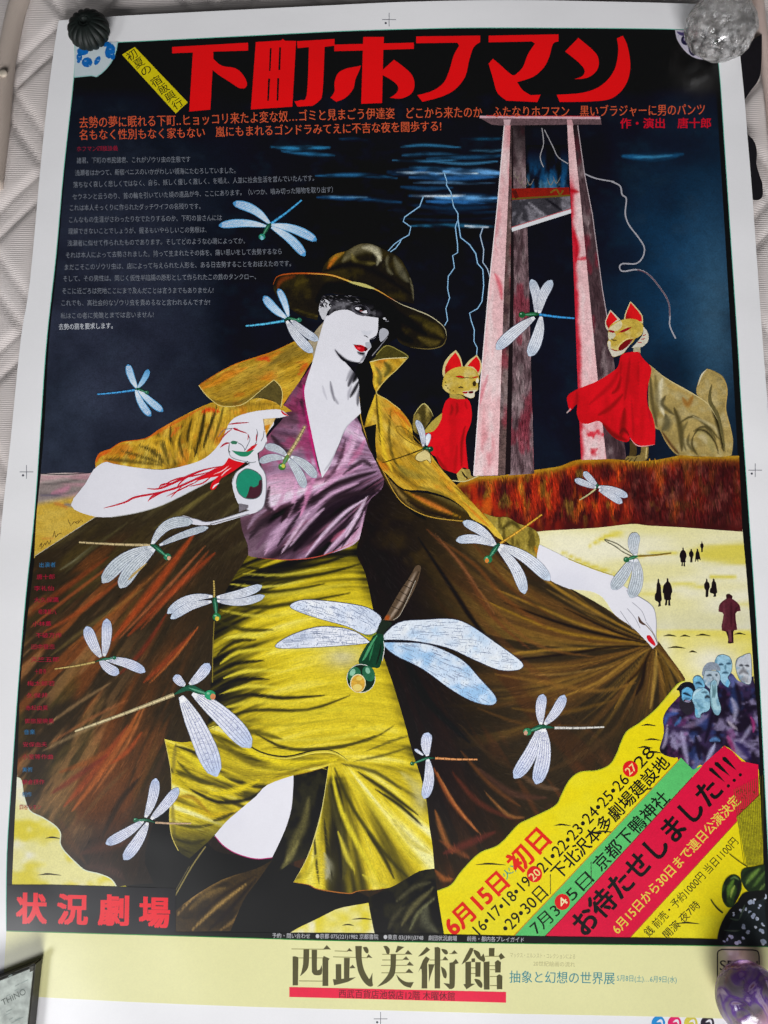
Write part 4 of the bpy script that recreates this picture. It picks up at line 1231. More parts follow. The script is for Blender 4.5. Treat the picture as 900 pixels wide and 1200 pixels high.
p.line("268,530 273,537 293,542 300,541", 0.9, '9aa0a4'); p.line("304,545 311,556 312,573 309,593 302,599.5", 0.9, '8a8a94'); p.line("271.7,566.7 276,555 286,546 293,545", .9, 'a8a8ae')
p.paint("276.5,566 279,557 287,550 295,550.5 303,555 307,562 306.5,577 300,584 288,584 280,578", lambda X, Y: Paint(X, Y, '249070').C, 4, 0.12)
p.fill("288,583.5! 291,577 293,570 298,571 303,568! 304,563 307,562! 306.5,577 300,584", '4a2630', 0.2); p.line("277,566 279,557 287,550 295,550.5 303,555 307,562 306.5,577 300,584 288,584 280,578 277,570", .9, '5a6a6c')
p.fill("280,590! 291,592! 290,596 280,600!", '7a747c', .3)
p.line("246,614.5 292,602.5", 0.9, '8c8c94', k=1); p.line("221,612 212,609 213,605 230,608.5 247,611.5 292,598", .8, '9c9ca4')
p.build('sunglasses', woman)
p = Part()
p.fill("268,536.5! 276,540 288,543! 284,548 273,553 262,559! 258,562 253,572 248,574 246.5,571 249,565 256,558! 240,561 228,565! 238,557 252,549 262,545", 'e01a24', 0.06)
p.fill("286,543! 293.5,542.5! 280,551 262,559! 275,551", '2a2018', .3)
p.leaf("257,566 252,569 249,572.5", 2, 'eeeaec'); p.leaf("271,548 264,553 259,558", 1.4, 'f0c8cc'); p.leaf("268,546 260,552 250,556", 1.0, 'f2dadc')
for s, w in (("262,546 242,550 225,556 198.7,568 185,573 172,572.5", 2.6), ("255,551 246,554 209,570.7 190,577 174.7,586", 2.4), ("246,553 230,557 205,562 188,571", 1.8), ("240,557 215,568 188,577 158.7,582.7 148,588 132,593 121,595.5", 2.2), ("232,564 215,572 195,582", 1.6), ("225,556 213,564 206,573", 1.6), ("188,577 178,582 173,588", 1.8), ("215,568 206,577 200,583", 1.3), ("205,566 190,568 186,573", 1.8), ("250,556 238,566 222,570", 1.5)):
    p.leaf(s, w, 'cc1c30')
p.build('blood', woman)

# --- hat
hat = Part()
def f_hat(X, Y):
    q = Paint(X, Y, '1e1a0c'); q.cloud(0.06, '3a3114', 0.7, 3, 0.45, 0.7)
    q.many(HT); return q.C
HT = '''
 386,312 392,302 402,296|5|b8862a|.8
 384,316 388,308 396,300|3|c86a1c|.7
 402,306 415,294 428,290 440,296|9|6c6446|.85
 425,290 440,292 446,305|6|b8b294|.8
 436,294 444,300 442,310|4|d6d0ae|.6
 455,300 452,312 460,322|4|8a866c|.5
 462,302 470,318 478,330|7|6a6650|.7
 412,298 420,310 440,308|5|8a7c40|.6
 450,302 452,320 455,330|3|1c180c|.8
 380,318 410,310 440,318 482,345|6|16130a|.85
 480,325 484,340 485,352|2|7a745a|.7
 345,335 352,330 362,328|5|4e421a|.6
 325,338 330,328 345,324|4|8a3a1a|.6
 345,362 360,367 374,371|1.6|5c5024|.8
 496,380 510,385 520,395|7|5c4e20|.7
 490,395 505,402 516,400|6|6a5a28|.6
 480,370 495,375 510,384|5|3c3416|.7
 340,350 355,362 372,368|6|221d0c|.7
 372,352 385,338 405,338 432,346 455,364 466,390 482,400|13|060506|.97
 440,350 470,372 500,392|7|0e0c07|.8
'''
hat.paint("377,323! 379,312 390.7,299 406.7,293.5 420,286.5 433,285.5 445,290 454.7,294.5 468,302 477,316.7 484,334 485,356! 457,350 428,336 400,326", f_hat, 1.8, 0.5, 3)
hat.paint("320,336 323,325.5 334.7,321 358.7,320 388,322 412,330 438.7,338 457,348.7 470.7,356.7 486.7,363 505,371 520,383 523.5,394 518.7,404.7 502.7,409 481,407 467,400 457,378! 440,356 421,348 401,345.5 385,344 376,350 372,375! 353,370 340,361.5 327,351", f_hat, 1.8, 0.5, 3)
hat.leaf("320,334 324,325 335,321.3 358.7,320.3 388,322.5 412,330.5 438.7,338.5 457,349 470.7,357", 2.0, 'b4521e'); hat.leaf("360,320.5 388,322.5 412,330.5 438.7,338.5 457,349", 1.6, 'd8b04a'); hat.leaf("408,330 425,334 440,338.8", 4.0, 'c8c070')
hat.leaf("457,349 470.7,356.8 486.7,363 505,371 520,383 523.5,394", 1.1, 'c8c09a'); hat.leaf("523.5,394 518.7,404.7 502.7,409 481,407", 0.9, '80703c')
hat.build('hat', woman)
ZW = ZL[0]
ZL[0] = ZA
# ------------------------------------------------------------------ walkers and the huddled group
def walker(path, col='1d1418', extra=None):
    p = Part(); p.fill(path, col, 0.3, 2)
    if extra: extra(p)
    p.build('printed_walker', poster)
def man(x0, y0, x1, y1, kind):
    w, h = x1 - x0, y1 - y0
    shp = ["50,0 58,4 60,12 74,18 88,30 96,50 86,56 82,70 84,78 74,80 76,96 80,100! 56,100 58,82 48,82 46,98! 26,100 32,80 18,78 14,56 4,52 10,30 28,18 42,12 42,4",
           "50,0 62,5 64,14 80,24 88,50 96,76 80,82 84,97! 44,100 56,88 40,82 24,80 4,74 6,56 22,50 28,22 40,12 40,4",
           "46,0 58,6 60,18 76,30 84,58 96,80 88,88 66,76 60,98! 50,100 40,78 22,98! 12,98 18,60 24,30 36,16 36,4",
           "50,0 62,8 62,16 86,28 92,48 76,62 70,98! 34,100 36,64 16,54 14,30 38,16 40,6"][kind]
    walker([(x0 + a / 100 * w, y0 + b / 100 * h, c) for a, b, c in pts(shp)])
man(767, 678, 776, 711, 1); man(776, 677.5, 788.5, 709.5, 0); man(824, 678, 832.5, 699.5, 3); man(831.5, 678, 841, 699.5, 1)
man(796, 641.5, 805, 663.5, 0); man(806.5, 643, 813.5, 659, 3); man(813.5, 643, 821.5, 658.5, 2); man(820, 634.5, 825, 647, 3)
def coat_detail(p):
    p.paint("849,703 856,701 866,708 868,716! 862,719 864,738! 846,739 848,720 842,717! 843,709", lambda X, Y: walk_coat(X, Y), 1.5, 0.4, 3)
    p.line("855,738 856,752", 3.2, '6a3a44', g=.4, k=1)
def walk_coat(X, Y):
    q = Paint(X, Y, '5a2630'); q.many('848,706 849,720 848,736|2|6e3640|.8\n857,706 857,736|1.4|38141c|.7\n866,710 861,718 862,736|2|38141c|.7'); return q.C
walker("851.5,696.5 855,696 858.5,699 858,702.5 863,705 867.5,714! 862,719 863,738! 859.5,740 859.8,753.5! 853,754 853.5,750 851,741 846.5,738! 848,719 842,717! 844,708 851,703 850.8,699", '34161c', coat_detail)
crowd = empty('huddled_group', poster)
p = Part()
def f_robe(X, Y):
    q = Paint(X, Y, '352848'); q.cloud(0.07, '17101e', 0.8, 3, 0.45, 0.65); q.cloud(0.08, '9a90b4', 0.75, 13, 0.52, 0.7, .9, 1.2); q.cloud(0.07, '8a3a78', 0.4, 23, 0.6, 0.74); q.cloud(0.06, '2a4a8a', 0.5, 33, 0.55, 0.7)
    q.many('779,850 783,838 795,836|4|3c5aa0|.7\n790,850 795,846 798,840|3|3a86c0|.6\n800,852 815,848 830,838|5|a08cac|.5\n798,858 802,875 806,895|5|b0a8cc|.7\n782,850 780,868 776,878|3|aaa2b8|.7\n786,860 790,870 794,880|3|988fb0|.6\n828,892 833,882 838,872|4|b4b6d6|.8\n832,868 838,866 843,868|4|5a8ac0|.8\n836,830 832,850 826,870|4|181024|.8\n815,862 818,875 820,890|5|1a1222|.8\n857,818 862,830 860,845|5|aaa6c0|.7\n853,845 858,850 864,855|3|d0c4d0|.6\n880,840 883,848 883,858|3|b03a7c|.7\n868,870 876,858 880,850|4|a8a0bc|.6\n862,870 872,878 880,890|6|241a4a|.7\n862,800 866,815 868,830|5|1c1424|.8\n852,862 856,870 862,884|4|9c3a70|.7')
    return q.C
p.paint("777,842 783,830 792,820 800,812 814,802 828,796 844,791 857,789 864,797 872,799 883,792! 887,830 889,860 890.5,899! 884,906 876,895 868,888 849,874 841,886 831,903 821,896 813,903 805,905 797,898 794,888 789,888 777,884 773,877 778,859", f_robe, 1.8, 0.3, 3)
p.build('robe', crowd)
def face(path, base, strokes, hair=None, over=()):
    p = Part()
    if hair: p.fill(hair[0], hair[1], 0.35)
    def f(X, Y):
        q = Paint(X, Y, base); q.cloud(0.15, '5a8aa8', 0.55, 5, 0.5, 0.7); q.many(strokes); return q.C
    p.paint(path, f, 0.9, 0.2)
    for s, col in over: p.fill(s, col, 0.35)
    p.line(path + ' ' + path.split()[0], 0.6, '3c5464')
    p.build('face', crowd)
face("871,768 876,766 880,768 881,790 880,800 876,802 868,798 864,790 862,780 864,772", 'c9ced4', '862,780 865,770 872,766|2|8a9098|.8\n866,780 869,779.5 871,780.5|1.3|3a3c44|.9\n873,780 876,780 878,781|1.3|3a3c44|.9\n866,790 871,786 877,790|3.5|7c7c80|.8\n868,797 872,796 876,799|5|98989c|.7\n871,781 871,785|1|80848c|.8')
face("848,767 855,770 858,778 857,787 853,794 856,800 853,806! 846,800 841,790 838,782 838,774 842,768", '9cc8dc', '842,779 845,778.5 848,779|1.5|2a4a60|.9\n851,778 854,777.5 857,778|1.5|2a4a60|.9\n850,779 850,785|1.2|5a8498|.8\n846,789 850,788 854,789|1.3|3c5c70|.9\n840,772 839,780 842,788|2.5|5a8aa4|.7\n854,796 852,802 853,806|3|6ab4dc|.8')
face("826,786 836,786 842,788 844,794 842,802 838,812! 830,806 824,798", 'b2c2cc', '828,792 832,791 834,792|1.3|30404c|.9\n838,791 841,791|1.3|30404c|.9\n835,793 836,797|1|70808c|.7', ("823,792 824,783 829,777 836,776 842,779 844,786 836,785 829,787", '8d98a6'))
face("833,800 836,797 840,799 841,815 845,830 842,838 837,836 833,826 832,812", 'a8cfd8', '835,802 836,810 835,818|.8|5a8088|.8\n838,802 838,810 837,818|.8|5a8088|.8\n833,815 834,828 838,835|1.5|6a98a4|.6')
face("812,796 815,792 820,792 824,797 826,804 822,810 814,808", '7cc0e0', '815,801 819,800 823,803|1.5|1c3850|.9\n812,794 816,791 822,793|1.5|2a3c50|.8')
face("799,809 805,805 811,808 813,814 811,820 804,823 799,819", '6ab6e0', '800,812.5 804,813 810,816|2|0c1c30|.95\n803,818 806,819 809,818|1.4|3c6480|.8', ("793,808 799,801 806,799 812,801 815,808 814,815 811,819 800,820 797,816 796,810", '1a1822'), (("797,817! 800,821 803,819.5 808,821 813,816! 814,824 813,834 806,838 799,833 796,826", '2a2630'), ("802,821.5 806,820.5 810,821.5 806,823.5", '9a8ca8')))
face("812,812 818,806 825,806 831,811 832,820 832,830 828,834 822,836 821,841! 815,840 814,828 811,820", '9ccbdc', '826,818 829,816 832,818|2.4|2a3038|.9\n816,822 820,828 826,830|1.4|5a8a9a|.7\n812,816 816,810 822,808|2|c8e4ec|.7\n822,812 826,811 829,812|1.2|486878|.8\n815,830 817,838|3|5cb0d4|.7', None)

ZC = ZL[0]
# ------------------------------------------------------------------ dragonflies
WC = dict(blue=('cfe4f4', '8cc4ec', '4c9ad4'), white=('f4f5f8', 'e6eaf0', 'c4d4e4'), pale=('eceff2', 'd2dadf', 'c0cad2'), lav=('f2f3f8', 'e2e5f0', 'bccdea'))
def wing(par, root, tip, w, scheme='white', bend=0.0, root_w=0.22):
    p = Part(); p.z()
    a = np.array(root, float); b = np.array(tip, float); L = np.hypot(*(b - a)); d = (b - a) / L; nn = np.array([-d[1], d[0]])
    u = np.linspace(0, 1, 15)
    c = a + (b - a) * u[:, None] + nn * (np.sin(np.pi * u) * bend * L)[:, None]
    prof = np.interp(u, [0, .12, .3, .5, .68, .82, .92, .97, 1], [root_w, .5, .78, .92, 1, .92, .7, .45, .08]) * w / 2
    c0, c1, c2 = (rgb(q) for q in WC[scheme])
    col = np.where(u[:, None] < 0.55, c0 + (c1 - c0) * (u[:, None] / 0.55), c1 + (c2 - c1) * ((u[:, None] - 0.55) / 0.45) ** 1.5)
    dk = '8a93a8' if scheme != 'blue' else '5aa0d0'
    p.strip(c, prof + 0.55, lin(rgb(dk)), 0.1)
    p.strip(c, prof, lin(np.clip(col, 0, 255)), 0.22)
    if w > 6:
        t = np.gradient(c, axis=0); t /= np.hypot(t[:, 0], t[:, 1])[:, None]; m = np.stack([t[:, 1], -t[:, 0]], 1)
        vein = {'blue': 'f2f8fc', 'white': '8a92aa', 'pale': '84909c', 'lav': '868cb4'}[scheme]
        zz = p.z()
        for f in (-0.7, -0.35, 0.0, 0.4, 0.72):
            p.strip(c[1:-1] + m[1:-1] * (prof[1:-1] * f)[:, None], 0.22 if w < 14 else 0.3, lin(rgb(vein)), 0.1, zz)
        rs = random.Random(int(root[0] * 7 + tip[1]))
        zz = p.z(); k = int(L * (0.35 if w < 14 else 0.8))
        for i in range(k):
            q = rs.uniform(0.08, 0.93); i0 = q * 14; j = int(i0); fr = i0 - j
            cc = c[j] * (1 - fr) + c[j + 1] * fr; pw = prof[j] * (1 - fr) + prof[j + 1] * fr
            f0 = rs.uniform(-0.9, 0.6); f1 = f0 + rs.uniform(0.2, 0.4)
            e0 = cc + m[j] * pw * f0; e1 = cc + m[j] * pw * min(f1, .95) + t[j] * rs.uniform(-1.5, 1.5)
            p.strip([e0, e1], 0.18, lin(rgb(vein)), 0.1, zz + rs.random() * DZ * 0.9)
    p.z()
    p.build('wing', par)
def insect(center, wings, tail, tw, tcol, head, hr, hcol, scheme, thorax='205840', eye=None, dots=None):
    ZL[0] = ZW
    e = empty('dragonfly', poster)
    p = Part(); cx, cy = center
    t0 = tail[0] if len(tail) > 1 else center
    c = smooth([t0, ((t0[0] + tail[-1][0]) / 2 + 0.3, (t0[1] + tail[-1][1]) / 2 + 0.6), tail[-1]], False, 4)
    p.strip(c, np.linspace(tw / 2, tw / 3.2, len(c)), lin(rgb(tcol)), 0.35)
    if tw >= 2.5:
        p.strip(c, np.linspace(tw / 6, tw / 9, len(c)), lin(np.clip(rgb(tcol) * 1.3 + 15, 0, 255)), 0.3)
        for i in range(1, len(c) - 1):
            dx, dy = c[i + 1][0] - c[i][0], c[i + 1][1] - c[i][1]; l = math.hypot(dx, dy) + 1e-6
            p.line([(c[i][0] - dy / l * tw * .42, c[i][1] + dx / l * tw * .42), (c[i][0] + dy / l * tw * .42, c[i][1] - dx / l * tw * .42)], .5, '3a3024', k=1)
    p.build('abdomen', e)
    for wg in wings:
        wing(e, wg[0], wg[1], wg[2], wg[4] if len(wg) > 4 else scheme, wg[3] if len(wg) > 3 else 0)
    p = Part()
    p.leaf([t0, center, ((cx + head[0]) / 2, (cy + head[1]) / 2), head], hr * 1.15, thorax, 0.4)
    p.leaf([center, ((cx + head[0]) / 2, (cy + head[1]) / 2), head], hr * 0.35, '5aa07c', 0.3)
    p.ell(head[0], head[1], hr, hr * 0.9, hcol, 0, 0.35, 12)
    p.ell(head[0] - hr * .3, head[1] - hr * .3, hr * .28, hr * .22, '8ac8a4', 0, 0.2, 8)
    if eye: p.ell(head[0] + eye[1], head[1] + eye[2], hr * .5, hr * .55, eye[0], 0, .2, 10)
    p.build('head', e)
    return e
insect((315, 264), [((316, 262), (273, 238), 10, .10), ((312, 265), (256.5, 264.5), 9, .06), ((318, 263.5), (371, 282), 10, -.07), ((318, 266), (357.5, 300), 10, -.07)], [(317.8, 262), (353.5, 234.5)], 3, '3a8ecb', (307, 277.5), 4, '2c8c78', 'blue', eye=('8ad0e0', 0, 1.5))
insect((337, 373), [((336, 373), (309, 347), 9.5, -.05), ((338, 371), (326, 338.5), 7.5, .04), ((341, 374.5), (373, 399), 9, .04, 'white'), ((336, 376), (366.5, 413), 11, .05, 'white')], [(333, 376), (288, 382)], 3, '4aa2d6', (350.5, 375), 3, '2c7a60', 'blue')
insect((161, 455.5), [((160.5, 455), (150, 427), 8, -.05), ((161.5, 454.5), (174, 433), 6, .05), ((159, 457), (176.7, 487.5), 8, .06), ((162, 457), (191, 482), 8, .02)], [(158, 457), (114, 462)], 2.6, '3a86c8', (172, 460), 2.5, '2c6a50', 'blue')
insect((627.8, 368), [((628, 366), (622.5, 327.5), 10.5, .08), ((632, 367), (647, 328.5), 11, -.08), ((626.5, 372), (581.5, 409.5), 13, .03), ((634, 371), (620, 417.5), 13.5, -.06)], [(632, 368.5), (673, 373)], 3.2, '2f7fc0', (611.7, 369), 4, '1f5c34', 'white', '1f5c34')
insect((700, 571), [((700, 570), (684, 553), 7), ((698.5, 571.5), (673.5, 562), 7), ((701, 570.5), (735.5, 582), 8.5, -.04), ((702, 574), (729, 589.5), 8, -.03)], [(698, 573), (679, 586)], 2, 'c2bc86', (700, 569), 2, '2c5a40', 'white')
insect((337, 535), [((336, 534), (310.5, 523), 8.5, .1), ((333, 537), (304, 541.5), 8.5, .1), ((341, 535), (370.5, 560), 10.5, -.08), ((337, 537), (357, 572), 10.5, -.06)], [(338, 533), (357.5, 499.5)], 5, 'a29064', (330.5, 547), 4.5, '3c7a30', 'pale', '6a8a3a', eye=('c8cc50', 1.5, -1))
insect((498.7, 525), [((496, 523), (488, 492.5), 7, .08), ((500, 522), (502.7, 508), 5.5)], [(494, 527), (448, 542.5)], 1.5, '4c3c14', (504.5, 526.5), 3.6, '14402a', 'white', '14402a')
p = Part()
p.fill("498,527 489,532 487,538 493,541 500,539 505,543 504,532", 'dccb8a', .2); p.line("498,527 489,532 487,538 493,541 500,539 505,543 504,532 498,527", .7, '5a4a1c')
p.line("495,524 480,518 467,508 464,501 470,500 482,508 495,522", .7, '8a6c20'); p.line("480,502 478,512 494,524", .6, '8a6c20')
p.build('sheer_wing', poster)
insect((582.7, 640), [((581, 639), (542.5, 611.5), 10.5, .08), ((579, 639), (534.5, 633.5), 10, .10), ((585, 639), (644.5, 680.5), 13.5, -.08), ((583.5, 642), (615, 696), 13, -.09)], [(586, 637), (635, 603)], 3.2, 'b8862a', (572, 655.5), 5, '2a7a4c', 'white', eye=('d8843a', -1.5, 1.5))
insect((744, 652.5), [((745, 651), (746, 624.5), 13, -.12), ((741, 655), (717, 690.5), 14, -.04), ((745, 655), (739, 700.5), 15, -.10)], [(748, 652), (786.7, 648.5)], 2, '9a7c2c', (734, 656), 3.5, '2a6a40', 'pale', '2c6a40')
p = Part(); p.line("742,650 731,643 722,637 709,632.5 711,635 720,640 730,647 740,652", .9, '77735c'); p.build('sheer_wing', poster)
insect((180.7, 640), [((178, 638), (226, 612), 12, -.2, 'pale'), ((187, 639), (244, 618), 7.5, -.03, 'pale'), ((179, 641.5), (120, 683), 16, .10, 'pale'), ((181, 643), (140.5, 689), 16, .06, 'pale')], [(176, 639), (92.6, 635.5)], 3.6, 'a4926a', (196, 652.5), 4.5, '2a7a58', 'pale', eye=('d8a888', 2, 1.5))
p = Part(); p.leaf("172,660 158,672 150,680", 3, 'c0a468', .3); p.build('sheer_wing', poster)
insect((251.5, 702), [((249, 699), (196, 719), 9.5, .12), ((248, 705), (200, 725), 9, .08), ((254, 700), (307, 686.5), 10, .05), ((254, 704), (310, 698), 8.5, .08)], [(251, 700), (250.5, 680.5)], 2.6, 'a8904a', (254, 723), 5, '2a7a48', 'white', eye=('e0c040', 0.5, 2))
p = Part(); p.line("251,728 249.5,760 249,800", 1.0, '8a7a30'); p.build('thin_stem', poster)

# the large one in the middle
ZL[0] = ZW
big = empty('dragonfly', poster)
z = zc(310, 650, 2.8125)
def f_abd(X, Y):
    q = Paint(X, Y, '5c4a38'); q.many('453,730 470,705 488,668|2.5|a89684|.8\n458,730 474,706 491,670|1.5|2a2018|.8\n452,726 456,722|5|b8541c|.9'); return q.C
p = Part()
p.paint(z("385,215! 398,205 440,130 480,70 498,38 512,36 515,50 500,100 470,160 440,205 424,218!"), f_abd, 1.6, 0.3)
for a, b in (((446, 120), (470, 135)), ((458, 100), (482, 112)), ((470, 82), (492, 92)), ((432, 145), (458, 158)), ((418, 170), (446, 182))):
    p.line(z([a, b]), 0.8, '2a2018', k=1)
p.line(z("424,215 445,200 470,150 498,85"), 0.7, 'b0a898')
p.build('abdomen', big)
def big_wing(path, base, tint, cx, cy, seed):
    p = Part()
    def f(X, Y):
        q = Paint(X, Y, base); q.cloud(0.03, tint, 0.8, seed, 0.42, 0.66, 1, 1.6); q.cloud(0.09, 'f2f4f8', 0.5, seed + 4, 0.5, 0.7); return q.C
    poly = smooth(z(path), True, 4)
    p.strip(poly + poly[:2], 0.7, lin(rgb('4a5066')), 0.1)
    p.paint(poly, f, 2.5, 0.15, 1)
    a = np.array(poly); rs = random.Random(seed)
    x0, y0 = a.min(0); x1, y1 = a.max(0); zz = p.z(); k = 0
    far = a[np.argmax(np.hypot(a[:, 0] - cx, a[:, 1] - cy))]; d = far - (cx, cy); d /= np.hypot(*d); nn = np.array([-d[1], d[0]])
    # net of veins: long ones follow the wing, short ones cross them
    while k < 230:
        q = np.array([rs.uniform(x0, x1), rs.uniform(y0, y1)])
        L = rs.uniform(2, 4.5)
        if k < 60:
            rr = (q - (cx, cy)); rr /= np.hypot(*rr) + 1e-6; e = (rr * 0.5 + d * 0.5) * L * 2.6
        else:
            e = (nn * rs.choice((-1, 1)) + d * rs.uniform(-.6, .6)) * L * 0.6
        P2 = np.stack([q - e / 2, q + e / 2])
        if inside(P2[:, 0], P2[:, 1], poly).all():
            p.strip(P2, 0.2 if k > 60 else 0.26, lin(rgb('7c88a4')), 0.05, zz + rs.random() * DZ)
            k += 1
    p.z(); p.z()
    p.build('wing', big)
big_wing("385,215 365,190 320,170 220,155 130,150 87,165 100,182 180,210 270,235 330,262 365,258!", 'e6ebf3', 'ccd8ea', 441, 740, 3)
big_wing("350,290! 300,255 240,240 170,240 90,265 37,298 60,308 160,305 270,298", 'e4e8f0', 'c8d2e4', 436, 752, 5)
big_wing("380,280! 440,225 530,215 620,213 680,235 760,290 830,340 852,365 830,380 770,378 690,345 600,305 480,282", 'dfe8f3', 'bcd6ee', 446, 749, 7)
big_wing("385,290! 440,290 530,295 600,320 660,355 710,410 755,460 763,485 740,495 680,480 610,440 520,375 430,330", 'cfe0f2', '92c0e8', 447, 753, 9)
p = Part()
p.fill(z("385,215! 420,225 400,250 392,270! 370,268 372,245"), '1f2a20', 0.3)
p.fill(z("360,262! 388,262 395,285! 392,320 380,370 360,372! 330,372 310,355 318,330 335,300 350,282"), '14402a', 0.35)
p.leaf(z("372,265 355,290 332,335 322,350"), 3, '4a9a68', .3); p.leaf(z("385,290 378,330 366,365"), 2, '0c1e14'); p.leaf(z("362,290 350,330 345,350"), 2, '2c7a4c', .3)
p.line(z("368,258 345,270 325,262"), 2.5, '7a8a30', 1, .3)
p.ell(*z([(318, 408)])[0][:2], 17, 17, 'dfe4d8'); p.ell(*z([(318, 408)])[0][:2], 16.3, 16.3, '0f2a1a')
p.ell(*z([(296, 395)])[0][:2], 7.5, 9, '2a6a48', 20, .3); p.ell(*z([(343, 392)])[0][:2], 7, 9.5, '2a6a48', -25, .3)
p.ell(*z([(290, 388)])[0][:2], 3, 4.5, '8ac0a0', 30, .2); p.ell(*z([(340, 382)])[0][:2], 2.6, 3.8, '8ac0a0', -20, .2)
p.ell(*z([(308, 424)])[0][:2], 9.2, 11, 'e4dcb0'); p.ell(*z([(308, 425)])[0][:2], 8.2, 10, 'd8a83c', 0, .3); p.ell(*z([(306, 438)])[0][:2], 5.5, 4, 'e8d070'); p.ell(*z([(312, 408)])[0][:2], 3.5, 2.5, 'e8cc60')
p.line(z("392,285 395,310 388,350"), 0.8, 'd8dcd8')
p.build('head', big)
insect((119.7, 772.8), [((118, 770), (101.5, 734), 13, -.04), ((122, 769), (125, 725), 11.5, .03), ((117, 773), (139.5, 789), 11, .08), ((124, 773), (170, 787.5), 11, -.07)], [(111, 776), (64, 784)], 2.6, 'a08a50', (134, 771), 2.5, '2a6a50', 'lav')
insect((221, 806), [((217, 803), (205.5, 791), 10, -.1), ((222, 802), (245, 777.5), 12, .06), ((212, 816), (254, 910), 25, -.02, 'lav', ), ((226, 812), (294, 876), 23, -.04)], [(204, 814), (87.8, 857)], 4.6, 'a89a74', (246, 814.5), 6.5, '2c9a6a', 'lav', eye=('d88a5a', 3.5, 2))
insect((172, 961), [((170.5, 958), (182.5, 912), 11.5, .05), ((177, 960), (209, 923.5), 11.5, .03), ((168, 962), (124, 989), 11.5, -.03), ((173, 964), (145, 1007.5), 13, -.04)], [(182, 964), (224, 965)], 2.4, 'c8a888', (159, 961), 3, '2a6a4c', 'lav')
insect((500.7, 888.5), [((501, 886), (502, 858.5), 12, -.08), ((496, 885), (486, 878), 3), ((501, 889), (497, 936), 12, -.08)], [(510, 888.5), (559.4, 890)], 3, 'b87848', (483, 895), 2.6, '1f5c38', 'lav')
insect((635, 851.7), [((634, 849), (636.5, 813.5), 11.5, -.05), ((638, 849), (661.5, 814.5), 11.5, .06), ((633, 852), (602.5, 912), 16, -.06), ((637, 853), (628, 919), 17, -.07)], [(650, 853), (708, 852)], 3.2, 'b4b0a8', (618, 857.5), 5, '2a7a50', 'lav', eye=('c89a80', -2, 1.5))

# ------------------------------------------------------------------ banners and lettering
ZX = ZL[0]
ZL[0] = ZC
p = Part(); p.paint("602,1098! 660,1036! 798,888! 812,902 826,896! 811,911! 660,1075! 637.5,1099!", lambda X, Y: Paint(X, Y, '5cc46c').C, 8, 0.12, 1)
p.line("602,1097 660,1036 797,889", 1.0, 'c88a2a', k=1); p.build('green_banner', poster)
p = Part(); p.paint("637.5,1099! 660,1075! 811,911! 826,894! 848.6,874! 858,880 869,892 888.5,896! 889,934.5! 737,1101!", lambda X, Y: Paint(X, Y, 'e01040').C, 8, 0.1, 1)
p.line("637.5,1098.5 660,1075 811,911", 1.0, '7a2a2a', k=1); p.line("737,1100 889,935", 0.8, 'a85a20', k=1); p.build('red_banner', poster)
ZB = ZL[0]
def lettering(name, body, path, em, col, bold=0.0, **k):
    ZL[0] = ZB
    p = Part(); p.text(body, path, em, col, bold, **k); return p.build(name, poster)
p = Part(); p.text('お待たせしました', "677,1088 838,919", 33, '150c0e', 0.028)
for a in ("831,903 835,900 850,917!", "837.5,896.5 841.5,893 856,910!", "846.5,890.5 850.5,887 863.5,903!"):
    p.fill(a, '150c0e', 0.05, 2)
for x, y in ((853.5, 921), (860.5, 914.5), (867.5, 908)): p.ell(x, y, 2, 2, '150c0e')
p.build('slogan_lettering', poster)
lettering('tour_lettering', '6月15日から30日まで連日公演決定', "720,1091 864,935", 15, 'e8d04c', 0.012)
lettering('price_lettering', '銭 前売・予約1000円 当日1100円', "757,1095 862,984", 12.5, '26220c', 0.0)
lettering('price_lettering', '開演 夜7時', "779,1097 818,1058", 12, '26220c', 0.0)
p = Part()
p.text('7月3', "624,1090 653,1064", 19, '142014', 0.008); p.text('5日', "666,1051 691,1026", 19, '142014', 0.008); p.text('京都下鴨神社', "699,1016 780,931", 20, '12160e', 0.012)
p.line("692.6,1010 693,1036", 1.0, '3a5a3a', k=1)
p.ell(659, 1057, 9, 9.5, 'e01c20'); p.text('4', "656,1061 662,1053", 14, 'f0e4b0', 0.01); p.build('kyoto_lettering', poster)
p = Part()
p.text('16•17•18•19', "557,1091 619,1030", 19, '1a180c', 0.004); p.ell(626.3, 1024.5, 9, 9.5, 'e01c20'); p.text('20', "621.5,1029 631,1020", 13, 'f0dc8a', 0.01)
p.text('21•22•23•24•25•26', "632,1019 733,910", 19.5, '1a180c', 0.004); p.ell(738.7, 901, 9, 9.5, 'e01c20'); p.text('27', "734.5,905 743.5,897", 13, 'f0dc8a', 0.01)
p.text('28', "746,896 763,878", 20, '1a180c', 0.004); p.text('•29•30日', "590,1089 637,1043", 20, '1a180c', 0.006)
p.line("645,1024.6 645,1048", 0.9, '5a5420', k=1); p.build('date_lettering', poster)
lettering('venue_lettering', '下北沢本多劇場建設地', "650,1026 780,890", 19.5, '161408', 0.014)
lettering('opening_lettering', '6月15日', "525,1089 589,1029", 28, 'e2261a', 0.03)
lettering('opening_lettering', '初日', "600,1016 637,978", 30, 'e2261a', 0.028)
lettering('opening_lettering', '(火)', "587,1031 602,1015", 11, '2a9a8a', 0.0)

